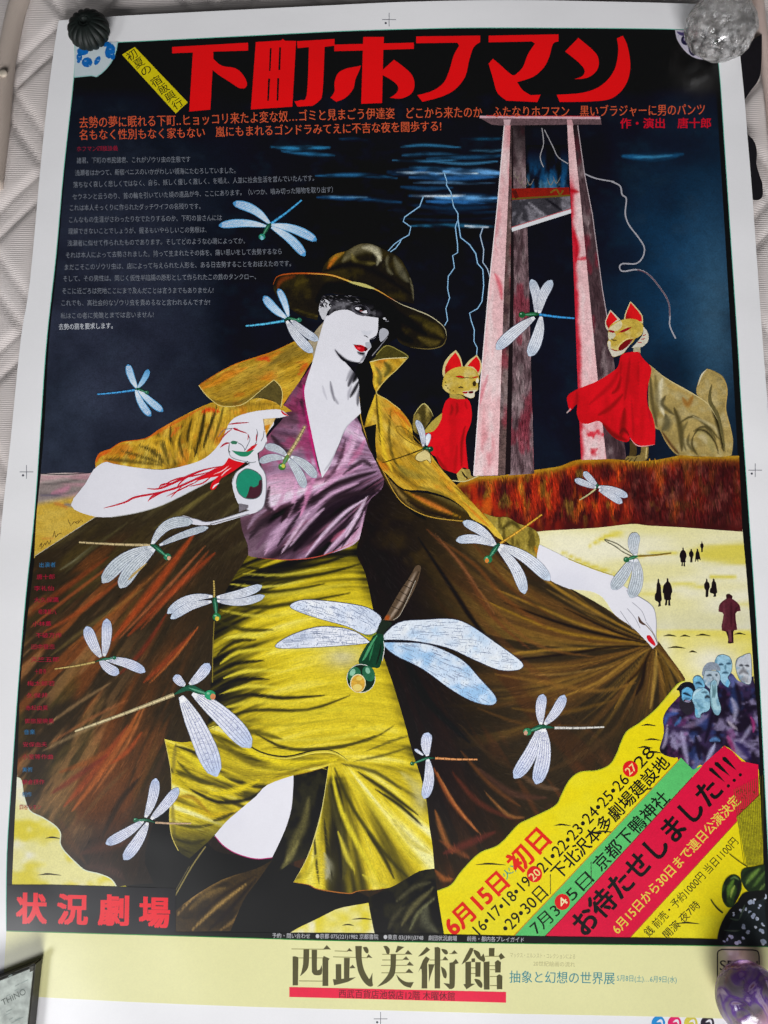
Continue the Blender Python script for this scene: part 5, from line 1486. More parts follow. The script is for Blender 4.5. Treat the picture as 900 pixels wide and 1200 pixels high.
ZL[0] = ZB
title = empty('title_lettering', poster)
RED = 'fb0c18'
def glyph(*paths, holes=()):
    p = Part()
    for s in paths: p.fill(s, RED, 0.04)
    for s in holes: p.fill(s, '0c0b10', 0.05, 1)
    p.build('character', title)
glyph("201.7,55! 290.7,50! 290.7,59.3! 250,60.5! 250,69! 260,77 276,80 285,88 289.5,98 287,103.5! 280,103 270,96.5 258,89 249,82! 246.5,128.5! 221.7,130.7! 226,61.5! 201.7,62.5!")
glyph("299.8,49.3! 329,47.5! 331.5,45.6! 334,47.8! 347,48! 342.5,125! 294,128.3!", "348,48.3! 392,45.6! 392,53.6! 380.4,54.9! 378,108 373.5,118.7 366,124! 348.7,125! 345,118.7! 351.8,117.3 359.5,111 362,55.2! 348.7,56.5!",
      holes=("316.3,56.5! 318.3,56.3! 317,83! 315.2,83!", "327.2,55.5! 329.4,55.4! 328.4,82! 326.2,82!", "314.2,92! 316.6,92! 315,118! 313.2,118!", "324.9,91.6! 327.2,91.6! 326.2,117.8! 324.2,118!"))
glyph("391.7,52.3! 425.4,51.4! 425.7,43.3! 450,43.3! 449.6,50.8! 485,50! 485,57.3! 449.2,58.3! 447.7,120.7! 423.3,121.7! 425.2,59.2! 391.7,60!", "423,76.7! 418,78 406,80.3 396,86 392,97 392,107 387.3,114.5! 394,119.3! 405,114.5 414,104 416.5,93 421,83!", "448.6,81.7! 461.7,70! 473,78.3 483,88.3 485.8,100 481.7,110 470,115.5 456.7,114.5! 463,110.5 466.7,105 465,99 456.7,92.5 448.4,88!")
glyph("487.7,42.7! 562.7,41.7! 562.7,49.3! 555,55.5 550,70 545,90 533,105 516.7,113.5 495,119.3! 489,111.5! 506.7,106.5 520,96.7 526.7,81.7 531.7,65 538,53.5! 536,50! 487.7,50.7!")
glyph("572.6,41.8! 654.5,40.2! 654.5,48.6! 648,51.5 643.6,66.7 637.3,79 625,90 606,96.2! 612.5,105.6 621.8,111.5! 633.6,111! 629.6,119.6! 593.8,118! 582.9,108.7 577.6,91.6 572.6,74.5! 577.6,68.8! 584.5,74.5 598.5,86.9 603.5,88! 612.5,79 618.7,63.6 627,51! 623,48.6! 572.6,49.6!")
glyph("677.8,44.3! 696.5,60.4 701.6,70.5 699.6,82.2 688.7,91 673,92.8! 682.5,89 685,82 677.8,72.9 662.2,60.4!", "730,41.8! 735.4,54.2 738.7,76 735.4,94.7 724.5,110.2 705.8,118 656,119.6! 652.3,111! 684,108.5 705.8,99.3 719.8,82.2 724.5,60.4 723,44.9!")

p = Part(); p.fill("143,64! 158,55! 220,120! 206,133!", 'dccb0a', 0.08, 1)
for i, ch in enumerate('初夏の宿飯興行'):
    t = (i + 0.5 + (0.35 if i > 2 else -0.1)) / 7.35
    x, y = 151 + (212 - 151) * t, 61 + (126 - 61) * t
    p.text(ch, [(x - 5.2, y + 3.4), (x + 5.2, y - 3.4)], 12, '1c1806', 0.004)
p.build('yellow_ribbon', poster)

OR = 'd85c38'
lettering('verse_lettering', '去勢の夢に眠れる下町‥ヒョッコリ来たよ変な奴…ゴミと見まごう伊達姿　どこから来たのか　ふたなりホフマン　黒いブラジャーに男のパンツ', "93,143.5 200,141 300,137.5 400,134 540,131.5 700,130 826,128", 14.5, OR, 0.008)
lettering('verse_lettering', '名もなく性別もなく家もない　嵐にもまれるゴンドラみてえに不吉な夜を闊歩する!', "93,158 200,156 300,153 400,150.5 517,147.5", 13.5, OR, 0.008)
lettering('author_lettering', '作・演出　唐十郎', "727,144.5 833,144", 13, 'd0142c', 0.02)
lettering('heading_lettering', 'ホフマン四肢談義', "90,174.5 138,173.5", 6.5, 'a02038', 0.0)
ESSAY = [("90,188 223,186.5", '諸君、下町の市民諸君、これがゾウリ虫の生態です'), ("88,202.5 276,199.5", '浅瀬者はかつて、新宿ベニスのいかがわしい領海にたむろしていました。'),
 ("86,216.5 180,214 368,208.5", '落ちなく哀しく悲しくではなく、自ら、妖しく優しく激しく、を唱え、人並に社会生活を営んでいたんです。'), ("85,230.5 200,228 390,222", 'セウネンと云うのり、首の輪を引いていた頃の遺品が今、ここにあります。（いつか、嚙み切った陽物を取り出す）'),
 ("82,243.5 235,241.5", 'これは本人そっくりに作られたダッチワイフの名残りです。'), ("81,257.5 260,255", 'こんなもの生涯がさわったりなでたりするのか、下町の皆さんには'), ("80,271 242,269", '理解できないことでしょうが、握るもいやらしいこの男根は、'),
 ("79,285 287,282", '浅瀬者に似せて作られたものであります。そしてどのような心境によってか、'), ("77,299 330,294.5", 'それは本人によって去勢されました。持って生まれたその体を、痛い思いをして去勢するなら'), ("76,313 341,308.5", 'まだこそこのゾウリ虫は、店によって与えられた人形を、ある日去勢することをおぼえたのです。'),
 ("74,326.5 300,324", 'そして、その男性は、同じく仮性半陰陽の原形として作られたこの鉄のタンクロー、'), ("73,341 250,340", 'そこに近ごろは死地ここにまで及んだことは言うまでもありません!'), ("72,355 246,354", 'これでも、高社会的なゾウリ虫を責めるなと言われるんですか!'), ("71,370 180,368.5", '私はこの者に美醜とまでは言いません!'), ("69,383 132,381.5", '去勢の罰を要求します。')]
for i, (s, b) in enumerate(ESSAY):
    lettering('essay_line', b, s, 7.8, '7d828b' if i < 14 else 'c2c6cc', 0.0 if i < 14 else 0.012)
CAST = [(46, 65, 662, '出演者', 'b'), (43, 64, 676, '唐十郎', 'r'), (40, 63, 689.5, '李礼仙', 'r'), (40, 69, 703, '大久保鷹', 'r'), (45, 66, 717, '根津甚八', 'r'), (38, 60, 731, '小林薫', 'r'), (42, 72, 744.5, '不破万作', 'r'), (37, 64, 758, '田中登志', 'r'), (36, 69, 773, '天竺五郎', 'r'), (41, 54, 787, '十貫寺', 'r'), (32, 64, 801, '梅太郎若', 'r'), (31, 56, 815, '久保井', 'r'), (30, 56, 829.5, '赤松由美', 'r'), (29, 63, 845, '御旅屋暁美', 'r'), (28, 41, 858, '音楽', 'b'), (27, 55, 872.5, '安保由夫', 'r'), (26, 62, 887, '小室等作曲', 'r'), (26, 38, 902, '美術', 'b'), (26, 52, 916.5, '朝倉摂作', 'r'), (26, 37, 931, '制作', 'b'), (23, 48, 946, '四谷シモン', 'r')]
ZB = ZW
for x0, x1, y, b, c in CAST:
    lettering('cast_lettering', b, [(x0, y), (x1, y - .3)], 6.4, '3a7aa6' if c == 'b' else 'b01a3c', 0.0)

ZL[0] = ZW
# black panel and the company name
p = Part(); p.fill("8,1037! 60,1037! 206,1041! 206,1096! 130,1094 7.5,1090.5!", '16121a', 0.1, 1); p.build('name_panel', poster)
ZB = ZL[0]
for ch, x, y in (('状', 37, 1064.5), ('況', 85, 1065.5), ('劇', 133, 1066.5), ('場', 181, 1069)):
    lettering('company_lettering', ch, [(x - 17, y - .3), (x + 17, y + .3)], 38, 'f0182a', 0.035)

# footer
ZL[0] = ZW
p = Part(); p.paint("7.5,1091! 200,1096.5 300,1099.5 400,1102.5 600,1105.5 780,1107.5 905,1109.5! 910,1196! 780,1191.5 600,1188 450,1184 300,1180 150,1174 3,1166!", lambda X, Y: Paint(X, Y, 'e9e6aa').C, 12, 0.03, 2)
p.line("7.5,1091 200,1096.5 300,1099.5 400,1102.5 600,1105.5 780,1107.5 905,1109.5", 1.1, '2c8a3c'); p.build('footer_band', poster)
p = Part(); p.fill("200,1092! 318,1093 450,1093.8 600,1096.8 780,1099.5 843,1100.6! 843,1107.4! 780,1106.6 600,1104.5 400,1101.6 300,1098.6 200,1096!", '0e0c10', 0.05, 2); p.build('contact_band', poster)
ZB = ZL[0]
lettering('contact_lettering', '予約・問い合わせ　●京都 075(221)1982 京都書院　●東京 03(391)3748　劇団状況劇場　　前売・都内各プレイガイド', "319,1096.3 450,1098 614,1101.3", 6.6, 'c0c0c2', 0.004)
mus = empty('museum_lettering', poster)
def kanji(f, shapes, hair):
    p = Part()
    for s in hair: p.line(f(s), 0.9, '8a844e', k=1)
    for s in shapes: p.fill(f(s), '56512f', 0.12, 3)
    p.build('character', mus)
z1 = zc(330, 1100, 6.43); z2 = zc(460, 1100, 6.0)
kanji(z1, ["312,80! 340,48! 372,82!", "83,135! 100,132! 127,140! 124,352! 83,352!", "308,148! 318,130! 362,150! 352,165! 352,356! 308,356!", "165,82! 208,80! 204,200 180,248 138,284! 150,250 162,190!", "226,84! 268,84! 266,225 275,236 288,230 300,200! 306,225 302,265 280,276 245,272 228,250!"],
      ["75,77 330,80", "128,145 310,145", "130,318 310,320"])
kanji(z1, ["492,94! 510,70! 535,96!", "640,140! 655,116! 685,146!", "555,55! 605,55! 604,150 620,230 650,290 664,300 685,255! 684,320 688,355 655,358 610,315 575,240 558,140!", "612,66! 640,62 655,85 652,108 636,108 622,90!", "408,192! 450,192! 450,305! 408,305!", "470,145! 514,145! 510,300! 470,300!", "514,215! 536,195! 556,222! 512,224!", "386,305! 430,305 560,290! 500,325 395,352!"],
      ["400,92 500,96", "388,137 650,144"])
kanji(z2, ["35,50! 83,58! 30,98! 20,96!", "85,110! 108,80! 140,112!", "70,148! 95,124! 118,150!", "98,188! 120,160! 150,190!", "90,240! 115,210! 148,242!", "-14,110! 25,110! 22,200 10,260 -40,310 -110,340! -60,290 -26,240 -14,190!", "25,250! 60,285 100,305 150,305! 128,346! 80,330 40,290!", "-65,53! -40,52 -20,75 -24,106 -40,106 -50,80!"],
      ["-72,110 90,110", "-72,150 75,150", "-80,188 100,188", "-78,240 92,240"])
kanji(z2, ["240,58! 265,78! 215,115 180,126!", "215,150! 235,124! 262,142! 244,175! 244,350! 204,350! 204,215 180,236!", "296,62! 320,58! 336,70! 334,350! 296,350!", "345,72 380,80 390,105 370,110 350,90!", "350,148! 370,124! 392,150!", "412,105! 435,80! 458,106!", "252,180! 296,180! 272,250 255,310! 256,240!", "340,195! 370,215 382,250 376,278 358,270 346,230!", "400,170! 425,165! 445,142! 466,172! 440,180! 438,320 425,350 400,355! 358,312! 400,318!"],
      ["262,150 390,150", "400,106 440,106"])
kanji(z2, ["545,64! 570,68! 560,100 530,150 485,182! 515,120!", "570,78 610,95 622,125 640,104! 652,150 640,165! 600,140 575,105!", "512,165! 552,160! 552,316! 580,318! 520,356! 498,322! 512,318!", "582,165! 620,165! 618,268! 582,268!", "555,140! 580,138! 580,165! 555,165!", "575,285 610,290 632,318 625,348 600,330!", "678,66! 718,66! 716,122! 678,122!", "640,165! 682,160! 682,358! 642,358!", "720,165! 740,150! 762,165! 760,238! 722,238!", "732,262! 750,250! 772,262! 772,356! 734,356!", "745,122! 764,100! 792,132! 760,148!"],
      ["650,124 750,124", "682,190 722,190", "684,218 722,218", "684,266 734,266", "684,330 734,330", "552,205 584,205", "552,245 584,245"])
p = Part(); p.fill("339,1156.7! 593,1162.5! 593,1175! 339,1168.3!", 'ee2448', 0.05, 1); p.text('西武百貨店池袋店12階 木曜休館', "397,1164.2 533,1167.6", 11, '5a1018', 0.006); p.build('red_bar', poster)
lettering('exhibition_lettering', '抽象と幻想の世界展', "597,1144.5 720.5,1146.5", 15.5, '2e8c96', 0.006)
lettering('exhibition_lettering', '5月8日(土)…6月9日(水)', "723,1146 793,1148", 8.5, '4a9a9c', 0.004)
lettering('faint_lettering', 'マックス・エルンスト・コレクションによる', "598,1119 674,1121", 6.5, 'b8b27a')
lettering('faint_lettering', '20世紀絵画の流れ', "625,1129 674,1130.3", 6.5, 'b8b27a')
p = Part()
p.line("840.8,1170 840.8,1120! 841.5,1115 846,1112.6! 882,1113.2! 888,1115 889.6,1121! 890,1170", 1.5, '2a2210'); p.text('SEIBU', "843.5,1130.5 888,1131.5", 17, '2a2410', 0.006); p.build('department_store_mark', poster)

ZL[0] = ZB + 30 * DZ
# corner emblems
p = Part()
def arc(cx, cy, r, a0, a1, k=14):
    return [(cx + r * math.cos(math.radians(a)), cy + r * math.sin(math.radians(a))) for a in np.linspace(a0, a1, k)]
p.fill([(88, 51.5, 1), (138, 49, 1)] + arc(88, 47, 49.5, 6, 60, 8) + [(107, 88.5), (87, 90.5, 1)], 'c9d6da', 0.04, 1)
p.line([(138, 49)] + arc(88, 47, 49.5, 6, 60, 8) + [(107, 88.5), (87, 90.5)], 1.2, '9accc8', k=1)
for x, y, rx, ry, a in ((102, 73, 6.5, 6, 0), (129, 60, 6, 9, 15), (93, 67, 3.5, 5, 0), (114, 71, 3, 6, 30), (132, 66, 3, 4, 0), (92, 72, 2, 2, 0), (125, 52, 6, 3, 0), (97, 60, 7, 5, 0)):
    p.ell(x, y, rx, ry, '1a6ab8', a, 0.3, 9)
for x, y in ((100, 71), (105, 76), (129, 57), (131, 63), (93, 66), (115, 70)): p.leaf([(x - 1.6, y), (x, y + .8), (x + 1.6, y)], 0.8, '9cc4e0')
p.build('corner_emblem', poster)
p = Part()
p.fill([(791, 35, 1), (834, 36.5, 1), (837, 66, 1), (826, 70), (815, 68), (806, 63), (798, 54), (793, 45)], 'c4bfcc', 0.1, 2)
p.ell(803.5, 47, 5.5, 6, '1c0c3c', 0, .2, 12); p.ell(803, 46, 2, 2, '9a90b4'); p.ell(811, 59, 4, 7, '20123c', -20, .2, 10); p.leaf("793,37 800,40 808,36", 4, '4a3c70', .3); p.leaf("794,44 797,38", 2, '4a3a6c'); p.ell(825, 50, 6, 8, '2c1c50', 0, .3, 10); p.ell(818, 40, 5, 4, '3a2a5c', 0, .3, 10); p.ell(830, 66, 5, 6, '2a1a48', 0, .3, 10)
p.build('corner_emblem', poster)
p = Part()
p.paint([(840, 1106, 1)] + [(a, b) for a, b in arc(906, 1108, 66, 182, 262, 12)] + [(900, 1109, 1)], lambda X, Y: Paint(X, Y, '12100e').C, 6, 0.1, 1)
p.paint([(848, 1107.5, 1)] + [(a, b) for a, b in arc(908, 1112, 60, 186, 258, 12)] + [(900, 1109, 1)], lambda X, Y: Paint(X, Y, '20282a').C, 6, 0.3, 1)
rs = random.Random(5)
for x, y, r in ((857, 1097, 4), (851, 1102, 3), (864, 1104, 5), (873, 1086, 4), (875, 1092, 4), (886, 1087, 3.4), (884, 1073, 4), (887, 1078, 4), (879, 1057, 4), (884, 1056, 3), (868, 1067, 3), (859, 1071, 2.4), (874, 1066, 3), (892, 1091, 4), (895, 1104, 6), (898, 1050, 4), (891, 1062, 3), (893, 1083, 3), (870, 1098, 3), (880, 1068, 2.4)):
    for j in range(3):
        p.ell(x + rs.uniform(-2.4, 2.4), y + rs.uniform(-2, 2), r * rs.uniform(.4, .65), r * rs.uniform(.3, .5), rs.choice(('c4ccde', 'aab6cc', 'd6dce8')), rs.uniform(0, 90), .2, 8)
for s in ("866,1078 870,1068 873,1060", "855,1076 862,1078 866,1078", "893,1052 898,1058", "848,1090 860,1091 868,1090", "872,1078 878,1070"):
    p.leaf(s, 2.2, '4a5a48', .3)
p.build('corner_emblem', poster)
def f_bug(X, Y):
    q = Paint(X, Y, '22321a'); q.many('874,1036 882,1026 890,1018|4|6a8a3a|.9\n882,1040 890,1030 896,1022|3|5a7a34|.7\n890,1044 896,1036|2|84a04c|.6\n870,1030 876,1022 884,1018|2|101a0c|.8'); return q.C
def f_head_bug(X, Y):
    q = Paint(X, Y, '16220f'); q.cloud(0.12, '3a5a20', 0.8, 4, 0.45, 0.65); q.many('853,1052 855,1040 860,1031|4|5a7f2a|.9\n856,1052 858,1044 861,1038|2.4|a4b850|.8\n851,1058 849,1046 852,1036|2|0c140a|.9\n866,1034 865,1046 860,1058|3|0c120a|.9\n856,1030 861,1028 866,1031|1.6|6a8a4a|.7'); return q.C
bug = empty('printed_cicada', poster)
p = Part(); p.fill("876,1016! 869,985 863,958! 891,931! 895,1012!", 'a8a01c', 0.5, 2)
zz = p.z()
for i in range(15):
    x = 860 + i * 2.4; p.strip([(x, 925 + i * -1.2), (872 + i * 1.6, 1014)], 0.25, lin(rgb('5c5614')), .1, zz + i * 1e-7)
zz = p.z()
for i in range(60):
    t = rs.random(); x = 862 + rs.random() * 30; y = 925 + rs.random() * 88
    if x > 858 + (y - 925) * .17: p.strip([(x, y), (x + rs.uniform(1, 3), y + rs.uniform(-2, 2))], .22, lin(rgb('4c4812')), .1, zz + i * 1e-7)
p.build('wing', bug)
p = Part()
p.paint("846,1052 847,1038 852,1029 860,1025 868,1030 869,1042 864,1054 858,1063 851,1062", lambda X, Y: f_head_bug(X, Y), 1.2, .4, 3)
p.paint("868,1024 872,1018 882,1016 896,1013! 897,1045! 884,1046 876,1044 870,1036", lambda X, Y: f_bug(X, Y), 1.8, .4, 3)
p.fill("862,1064 870,1048 884,1044 897,1043! 897,1052! 880,1054 868,1064", '10140c', .2)
p.line("876,1016 868,1011 860,1005 855,1001", .9, '4a4410'); p.line("847,1070 841,1065 836,1059 833,1054", 2.0, '2a2c14', 1.2)
p.build('head', bug)
# ------------------------------------------------------------------ bed cover under the poster
def cloth_material(name, col, col2, weave=900, rough=0.85):
    m, N, L, B = new_mat(name)
    tc = N.new('ShaderNodeTexCoord')
    nz = N.new('ShaderNodeTexNoise'); nz.inputs['Scale'].default_value = 5; nz.inputs['Detail'].default_value = 4
    L.new(tc.outputs['Object'], nz.inputs['Vector'])
    rp = N.new('ShaderNodeValToRGB')
    rp.color_ramp.elements[0].position = 0.35; rp.color_ramp.elements[0].color = (*lin(rgb(col)), 1)
    rp.color_ramp.elements[1].position = 0.7; rp.color_ramp.elements[1].color = (*lin(rgb(col2)), 1)
    L.new(nz.outputs['Fac'], rp.inputs['Fac'])
    wv = N.new('ShaderNodeTexWave'); wv.inputs['Scale'].default_value = weave / 6.28; wv.bands_direction = 'Y'; wv.inputs['Distortion'].default_value = 0.6
    L.new(tc.outputs['Object'], wv.inputs['Vector'])
    mx = N.new('ShaderNodeMix'); mx.data_type = 'RGBA'; mx.blend_type = 'MULTIPLY'; mx.inputs['Factor'].default_value = 0.14
    L.new(rp.outputs['Color'], mx.inputs['A']); L.new(wv.outputs['Color'], mx.inputs['B'])
    L.new(mx.outputs['Result'], B.inputs['Base Color'])
    bp = N.new('ShaderNodeBump'); bp.inputs['Strength'].default_value = 0.35; bp.inputs['Distance'].default_value = 0.0006
    L.new(wv.outputs['Fac'], bp.inputs['Height']); L.new(bp.outputs['Normal'], B.inputs['Normal'])
    B.inputs['Roughness'].default_value = rough
    B.inputs['Sheen Weight'].default_value = 0.15
    return m
def grid_mesh(name, xs, ys, zf, mat, parent=None):
    X, Y = np.meshgrid(xs, ys); Zv = zf(X, Y)
    v = np.stack([X.ravel(), Y.ravel(), Zv.ravel()], 1); w = len(xs); h = len(ys)
    f = [(j * w + i, j * w + i + 1, (j + 1) * w + i + 1, (j + 1) * w + i) for j in range(h - 1) for i in range(w - 1)]
    me = bpy.data.meshes.new(name); me.from_pydata(v.tolist(), [], f)
    me.polygons.foreach_set('use_smooth', [True] * len(f))
    me.materials.append(mat)
    o = bpy.data.objects.new(name, me); COL.objects.link(o)
    if parent: o.parent = parent
    return o
def quilt_z(X, Y):
    # diamond stitching in double lines
    s = 0.115
    a = (X * 0.80 + Y * 0.60 + 0.012) / s; b = (X * 0.72 - Y * 0.69 + 0.03) / s
    def groove(t):
        d = np.abs(t - np.round(t)) * s
        d2 = np.abs(d - 0.011)
        return np.exp(-(d2 / 0.0035) ** 2)
    g = np.maximum(groove(a), groove(b))
    puff = np.abs(np.sin(np.pi * a)) ** 0.5 * np.abs(np.sin(np.pi * b)) ** 0.5
    z = 0.0038 * puff - 0.0036 * g + 0.0025 * (fbm(X, Y, 22, 4) - 0.5)
    return np.minimum(-0.0135 + z, -0.0012)
quilt = grid_mesh('bed_cover', np.linspace(-0.85, 0.85, 420), np.linspace(-0.75, 1.0, 430), quilt_z, cloth_material('quilted_cotton', 'cbc2bd', 'd8d0cc'))
tag(quilt, kind='structure')
# piped edge of the cover along the upper left
def tube(path, r, name, mat, parent=None, seg=14, smooth_k=6):
    c = np.array(smooth3(path, smooth_k)); m = len(c)
    t = np.gradient(c, axis=0); t /= np.linalg.norm(t, axis=1)[:, None]
    up = np.array([0, 0, 1.0]); sd = np.cross(t, up); sd /= np.linalg.norm(sd, axis=1)[:, None]; u2 = np.cross(sd, t)
    v = []
    for i in range(m):
        for k in range(seg):
            a = 2 * math.pi * k / seg
            v.append(c[i] + (sd[i] * math.cos(a) + u2[i] * math.sin(a)) * r)
    f = [(i * seg + k, i * seg + (k + 1) % seg, (i + 1) * seg + (k + 1) % seg, (i + 1) * seg + k) for i in range(m - 1) for k in range(seg)]
    f += [tuple(range(seg - 1, -1, -1)), tuple((m - 1) * seg + k for k in range(seg))]
    me = bpy.data.meshes.new(name); me.from_pydata([tuple(q) for q in v], [], f)
    me.polygons.foreach_set('use_smooth', [True] * len(f)); me.materials.append(mat)
    o = bpy.data.objects.new(name, me); COL.objects.link(o)
    if parent: o.parent = parent
    return o
def smooth3(p, k):
    p = [np.array(q, float) for q in p]; out = []
    for i in range(len(p) - 1):
        p0 = p[max(i - 1, 0)]; p1 = p[i]; p2 = p[i + 1]; p3 = p[min(i + 2, len(p) - 1)]
        for j in range(k):
            t = j / k
            out.append(0.5 * (2 * p1 + (p2 - p0) * t + (2 * p0 - 5 * p1 + 4 * p2 - p3) * t * t + (3 * p1 - p0 - 3 * p2 + p3) * t ** 3))
    out.append(p[-1]); return out
hem_m = cloth_material('hem_cotton', 'b3a498', 'c0b2a6', 1400)
rim = tube([P(34, -30, -.004), P(20, 10, -.004), P(11, 50, -.004), P(5, 90, -.004), P(0, 150, -.005), P(-8, 220, -.006)], 0.0095, 'rolled_hem', hem_m)
tag(rim, 'rolled beige hem of the bed cover at its upper left edge', 'hem')
rim2 = tube([P(886, -30, -.006), P(890, 20, -.006), P(896, 60, -.006), P(903, 110, -.006), P(912, 200, -.007)], 0.006, 'rolled_hem', cloth_material('hem_pink', 'c8b0a4', 'd4beb4', 1400))
tag(rim2, 'narrow pinkish hem of the bed cover beside the clear crystal lump', 'hem')

def simple_mat(name, col, rough=0.5, spec=0.5, noise=0.25, scale=120, bump=0.0, metal=0.0):
    m, N, L, B = new_mat(name)
    tc = N.new('ShaderNodeTexCoord'); nz = N.new('ShaderNodeTexNoise'); nz.inputs['Scale'].default_value = scale; nz.inputs['Detail'].default_value = 4
    L.new(tc.outputs['Object'], nz.inputs['Vector'])
    rp = N.new('ShaderNodeValToRGB'); c = lin(rgb(col))
    rp.color_ramp.elements[0].position = 0.3; rp.color_ramp.elements[0].color = (*np.clip(c * (1 - noise), 0, 1), 1)
    rp.color_ramp.elements[1].position = 0.7; rp.color_ramp.elements[1].color = (*np.clip(c * (1 + noise), 0, 1), 1)
    L.new(nz.outputs['Fac'], rp.inputs['Fac']); L.new(rp.outputs['Color'], B.inputs['Base Color'])
    B.inputs['Roughness'].default_value = rough; B.inputs['Specular IOR Level'].default_value = spec; B.inputs['Metallic'].default_value = metal
    if bump:
        bp = N.new('ShaderNodeBump'); bp.inputs['Strength'].default_value = 0.5; bp.inputs['Distance'].default_value = bump
        L.new(nz.outputs['Fac'], bp.inputs['Height']); L.new(bp.outputs['Normal'], B.inputs['Normal'])
    return m
def mesh_obj(name, v, f, mat, parent=None, smooth_=True, loc=None):
    me = bpy.data.meshes.new(name); me.from_pydata([tuple(q) for q in v], [], f)
    me.polygons.foreach_set('use_smooth', [smooth_] * len(f))
    me.materials.append(mat)
    o = bpy.data.objects.new(name, me); COL.objects.link(o)
    if parent: o.parent = parent
    if loc is not None: o.location = loc
    return o
def lathe(prof, seg, rf=lambda a, i: 1.0, zf=lambda a, i: 0.0):
    """profile [(r, z)] spun about z; rf scales the radius by angle"""
    v = []; m = len(prof)
    for i, (r, zz) in enumerate(prof):
        for k in range(seg):
            a = 2 * math.pi * k / seg
            q = r * rf(a, i)
            v.append((q * math.cos(a), q * math.sin(a), zz + zf(a, i)))
    f = [(i * seg + k, i * seg + (k + 1) % seg, (i + 1) * seg + (k + 1) % seg, (i + 1) * seg + k) for i in range(m - 1) for k in range(seg)]
    f.append(tuple(range(seg - 1, -1, -1))); f.append(tuple((m - 1) * seg + k for k in range(seg)))
    return v, f
ZT = ZW + 0.0002

# black cloth with a scalloped border under the right edge of the poster
blk = simple_mat('black_cloth', '1a181c', 0.7, 0.3, 0.3, 300, 0.0004)
ring = smooth("835,70! 893,40! 892,80 888,95 880,106 874,115 870,122 872,135 874,145 875.5,152 876,157! 884,166 887,178 886.5,192 890,205 893.5,216 893.5,230 888,234.5 882,234 870,232! 850,150", True, 4)
A = sum(ring[i - 1][0] * ring[i][1] - ring[i][0] * ring[i - 1][1] for i in range(len(ring)))
if A > 0: ring = ring[::-1]
top = PA(ring, -0.0001); bot = PA(ring, -0.0009); m = len(ring)
f = [tuple(range(m))] + [tuple(range(2 * m - 1, m - 1, -1))] + [(i, m + i, m + (i + 1) % m, (i + 1) % m) for i in range(m)]
tag(mesh_obj('black_cloth', np.concatenate([top, bot]), f, blk, None, False), 'black cloth with a wavy border showing from under the right poster edge', 'cloth')

# iron pumpkin weight
def pumpkin():
    R = 0.0222
    th = np.linspace(-1.35, 1.42, 22)
    prof = [(R * math.cos(t) ** 0.85 if t < 0 else R * math.cos(t) ** 0.8, 0.0135 + 0.0135 * math.sin(t)) for t in th]
    prof = [(r, zz) for r, zz in prof]
    # hollow at the crown
    for r, dz in ((0.006, -0.0012), (0.0045, -0.004), (0.003, -0.0065), (0.0008, -0.0075)):
        prof.append((r, prof[21][1] + dz))
    def rf(a, i):
        k = abs(math.cos(a * 8)) ** 0.6
        fade = 1.0 if i < 18 else max(0.0, 1 - (i - 17) / 6)
        return 1 - 0.13 * (1 - k) * fade
    v, f = lathe(prof, 128, rf)
    e = empty('pumpkin_paperweight'); e.location = P(110, 46, ZT)
    tag(e, 'small ribbed dark green black pumpkin weight with a hollow crown', 'paperweight')
    m = simple_mat('black_iron', '151a18', 0.62, 0.35, 0.45, 260, 0.0003)
    mesh_obj('body', v, f, m, e)
    v, f = lathe([(0.0058, 0), (0.0062, .0012), (0.0052, .0022), (0.0036, .0016), (0.0030, .0004)], 40, lambda a, i: 1 + .06 * math.cos(8 * a))
    mesh_obj('crown_ring', v, f, m, e, True, (0, 0, 0.0248))
    return e
pumpkin()

# glass lumps
def glass_mat(name, tint, rough=0.02, bump=0.0008, scale=90, milky=None):
    m, N, L, B = new_mat(name)
    B.inputs['Transmission Weight'].default_value = 1.0
    B.inputs['IOR'].default_value = 1.48
    B.inputs['Roughness'].default_value = rough
    B.inputs['Base Color'].default_value = (*tint, 1)
    tc = N.new('ShaderNodeTexCoord'); nz = N.new('ShaderNodeTexNoise'); nz.inputs['Scale'].default_value = scale; nz.inputs['Detail'].default_value = 3
    L.new(tc.outputs['Object'], nz.inputs['Vector'])
    bp = N.new('ShaderNodeBump'); bp.inputs['Strength'].default_value = 0.6; bp.inputs['Distance'].default_value = bump
    L.new(nz.outputs['Fac'], bp.inputs['Height']); L.new(bp.outputs['Normal'], B.inputs['Normal'])
    if milky:
        n2 = N.new('ShaderNodeTexNoise'); n2.inputs['Scale'].default_value = milky[0]; n2.inputs['Detail'].default_value = 3; n2.inputs['Distortion'].default_value = 1.2
        L.new(tc.outputs['Object'], n2.inputs['Vector'])
        rp = N.new('ShaderNodeValToRGB'); el = rp.color_ramp.elements
        el[0].position = milky[1][0][0]; el[0].color = (*lin(rgb(milky[1][0][1])), 1)
        el[1].position = milky[1][1][0]; el[1].color = (*lin(rgb(milky[1][1][1])), 1)
        for pos, c in milky[1][2:]:
            q = el.new(pos); q.color = (*lin(rgb(c)), 1)
        L.new(n2.outputs['Fac'], rp.inputs['Fac']); L.new(rp.outputs['Color'], B.inputs['Base Color'])
        r2 = N.new('ShaderNodeMapRange'); r2.inputs[1].default_value = 0.35; r2.inputs[2].default_value = 0.65; r2.inputs[3].default_value = milky[2][0]; r2.inputs[4].default_value = milky[2][1]
        n3 = N.new('ShaderNodeTexNoise'); n3.inputs['Scale'].default_value = milky[0] * 1.6; L.new(tc.outputs['Object'], n3.inputs['Vector'])
        L.new(n3.outputs['Fac'], r2.inputs[0]); L.new(r2.outputs[0], B.inputs['Transmission Weight'])
    return m
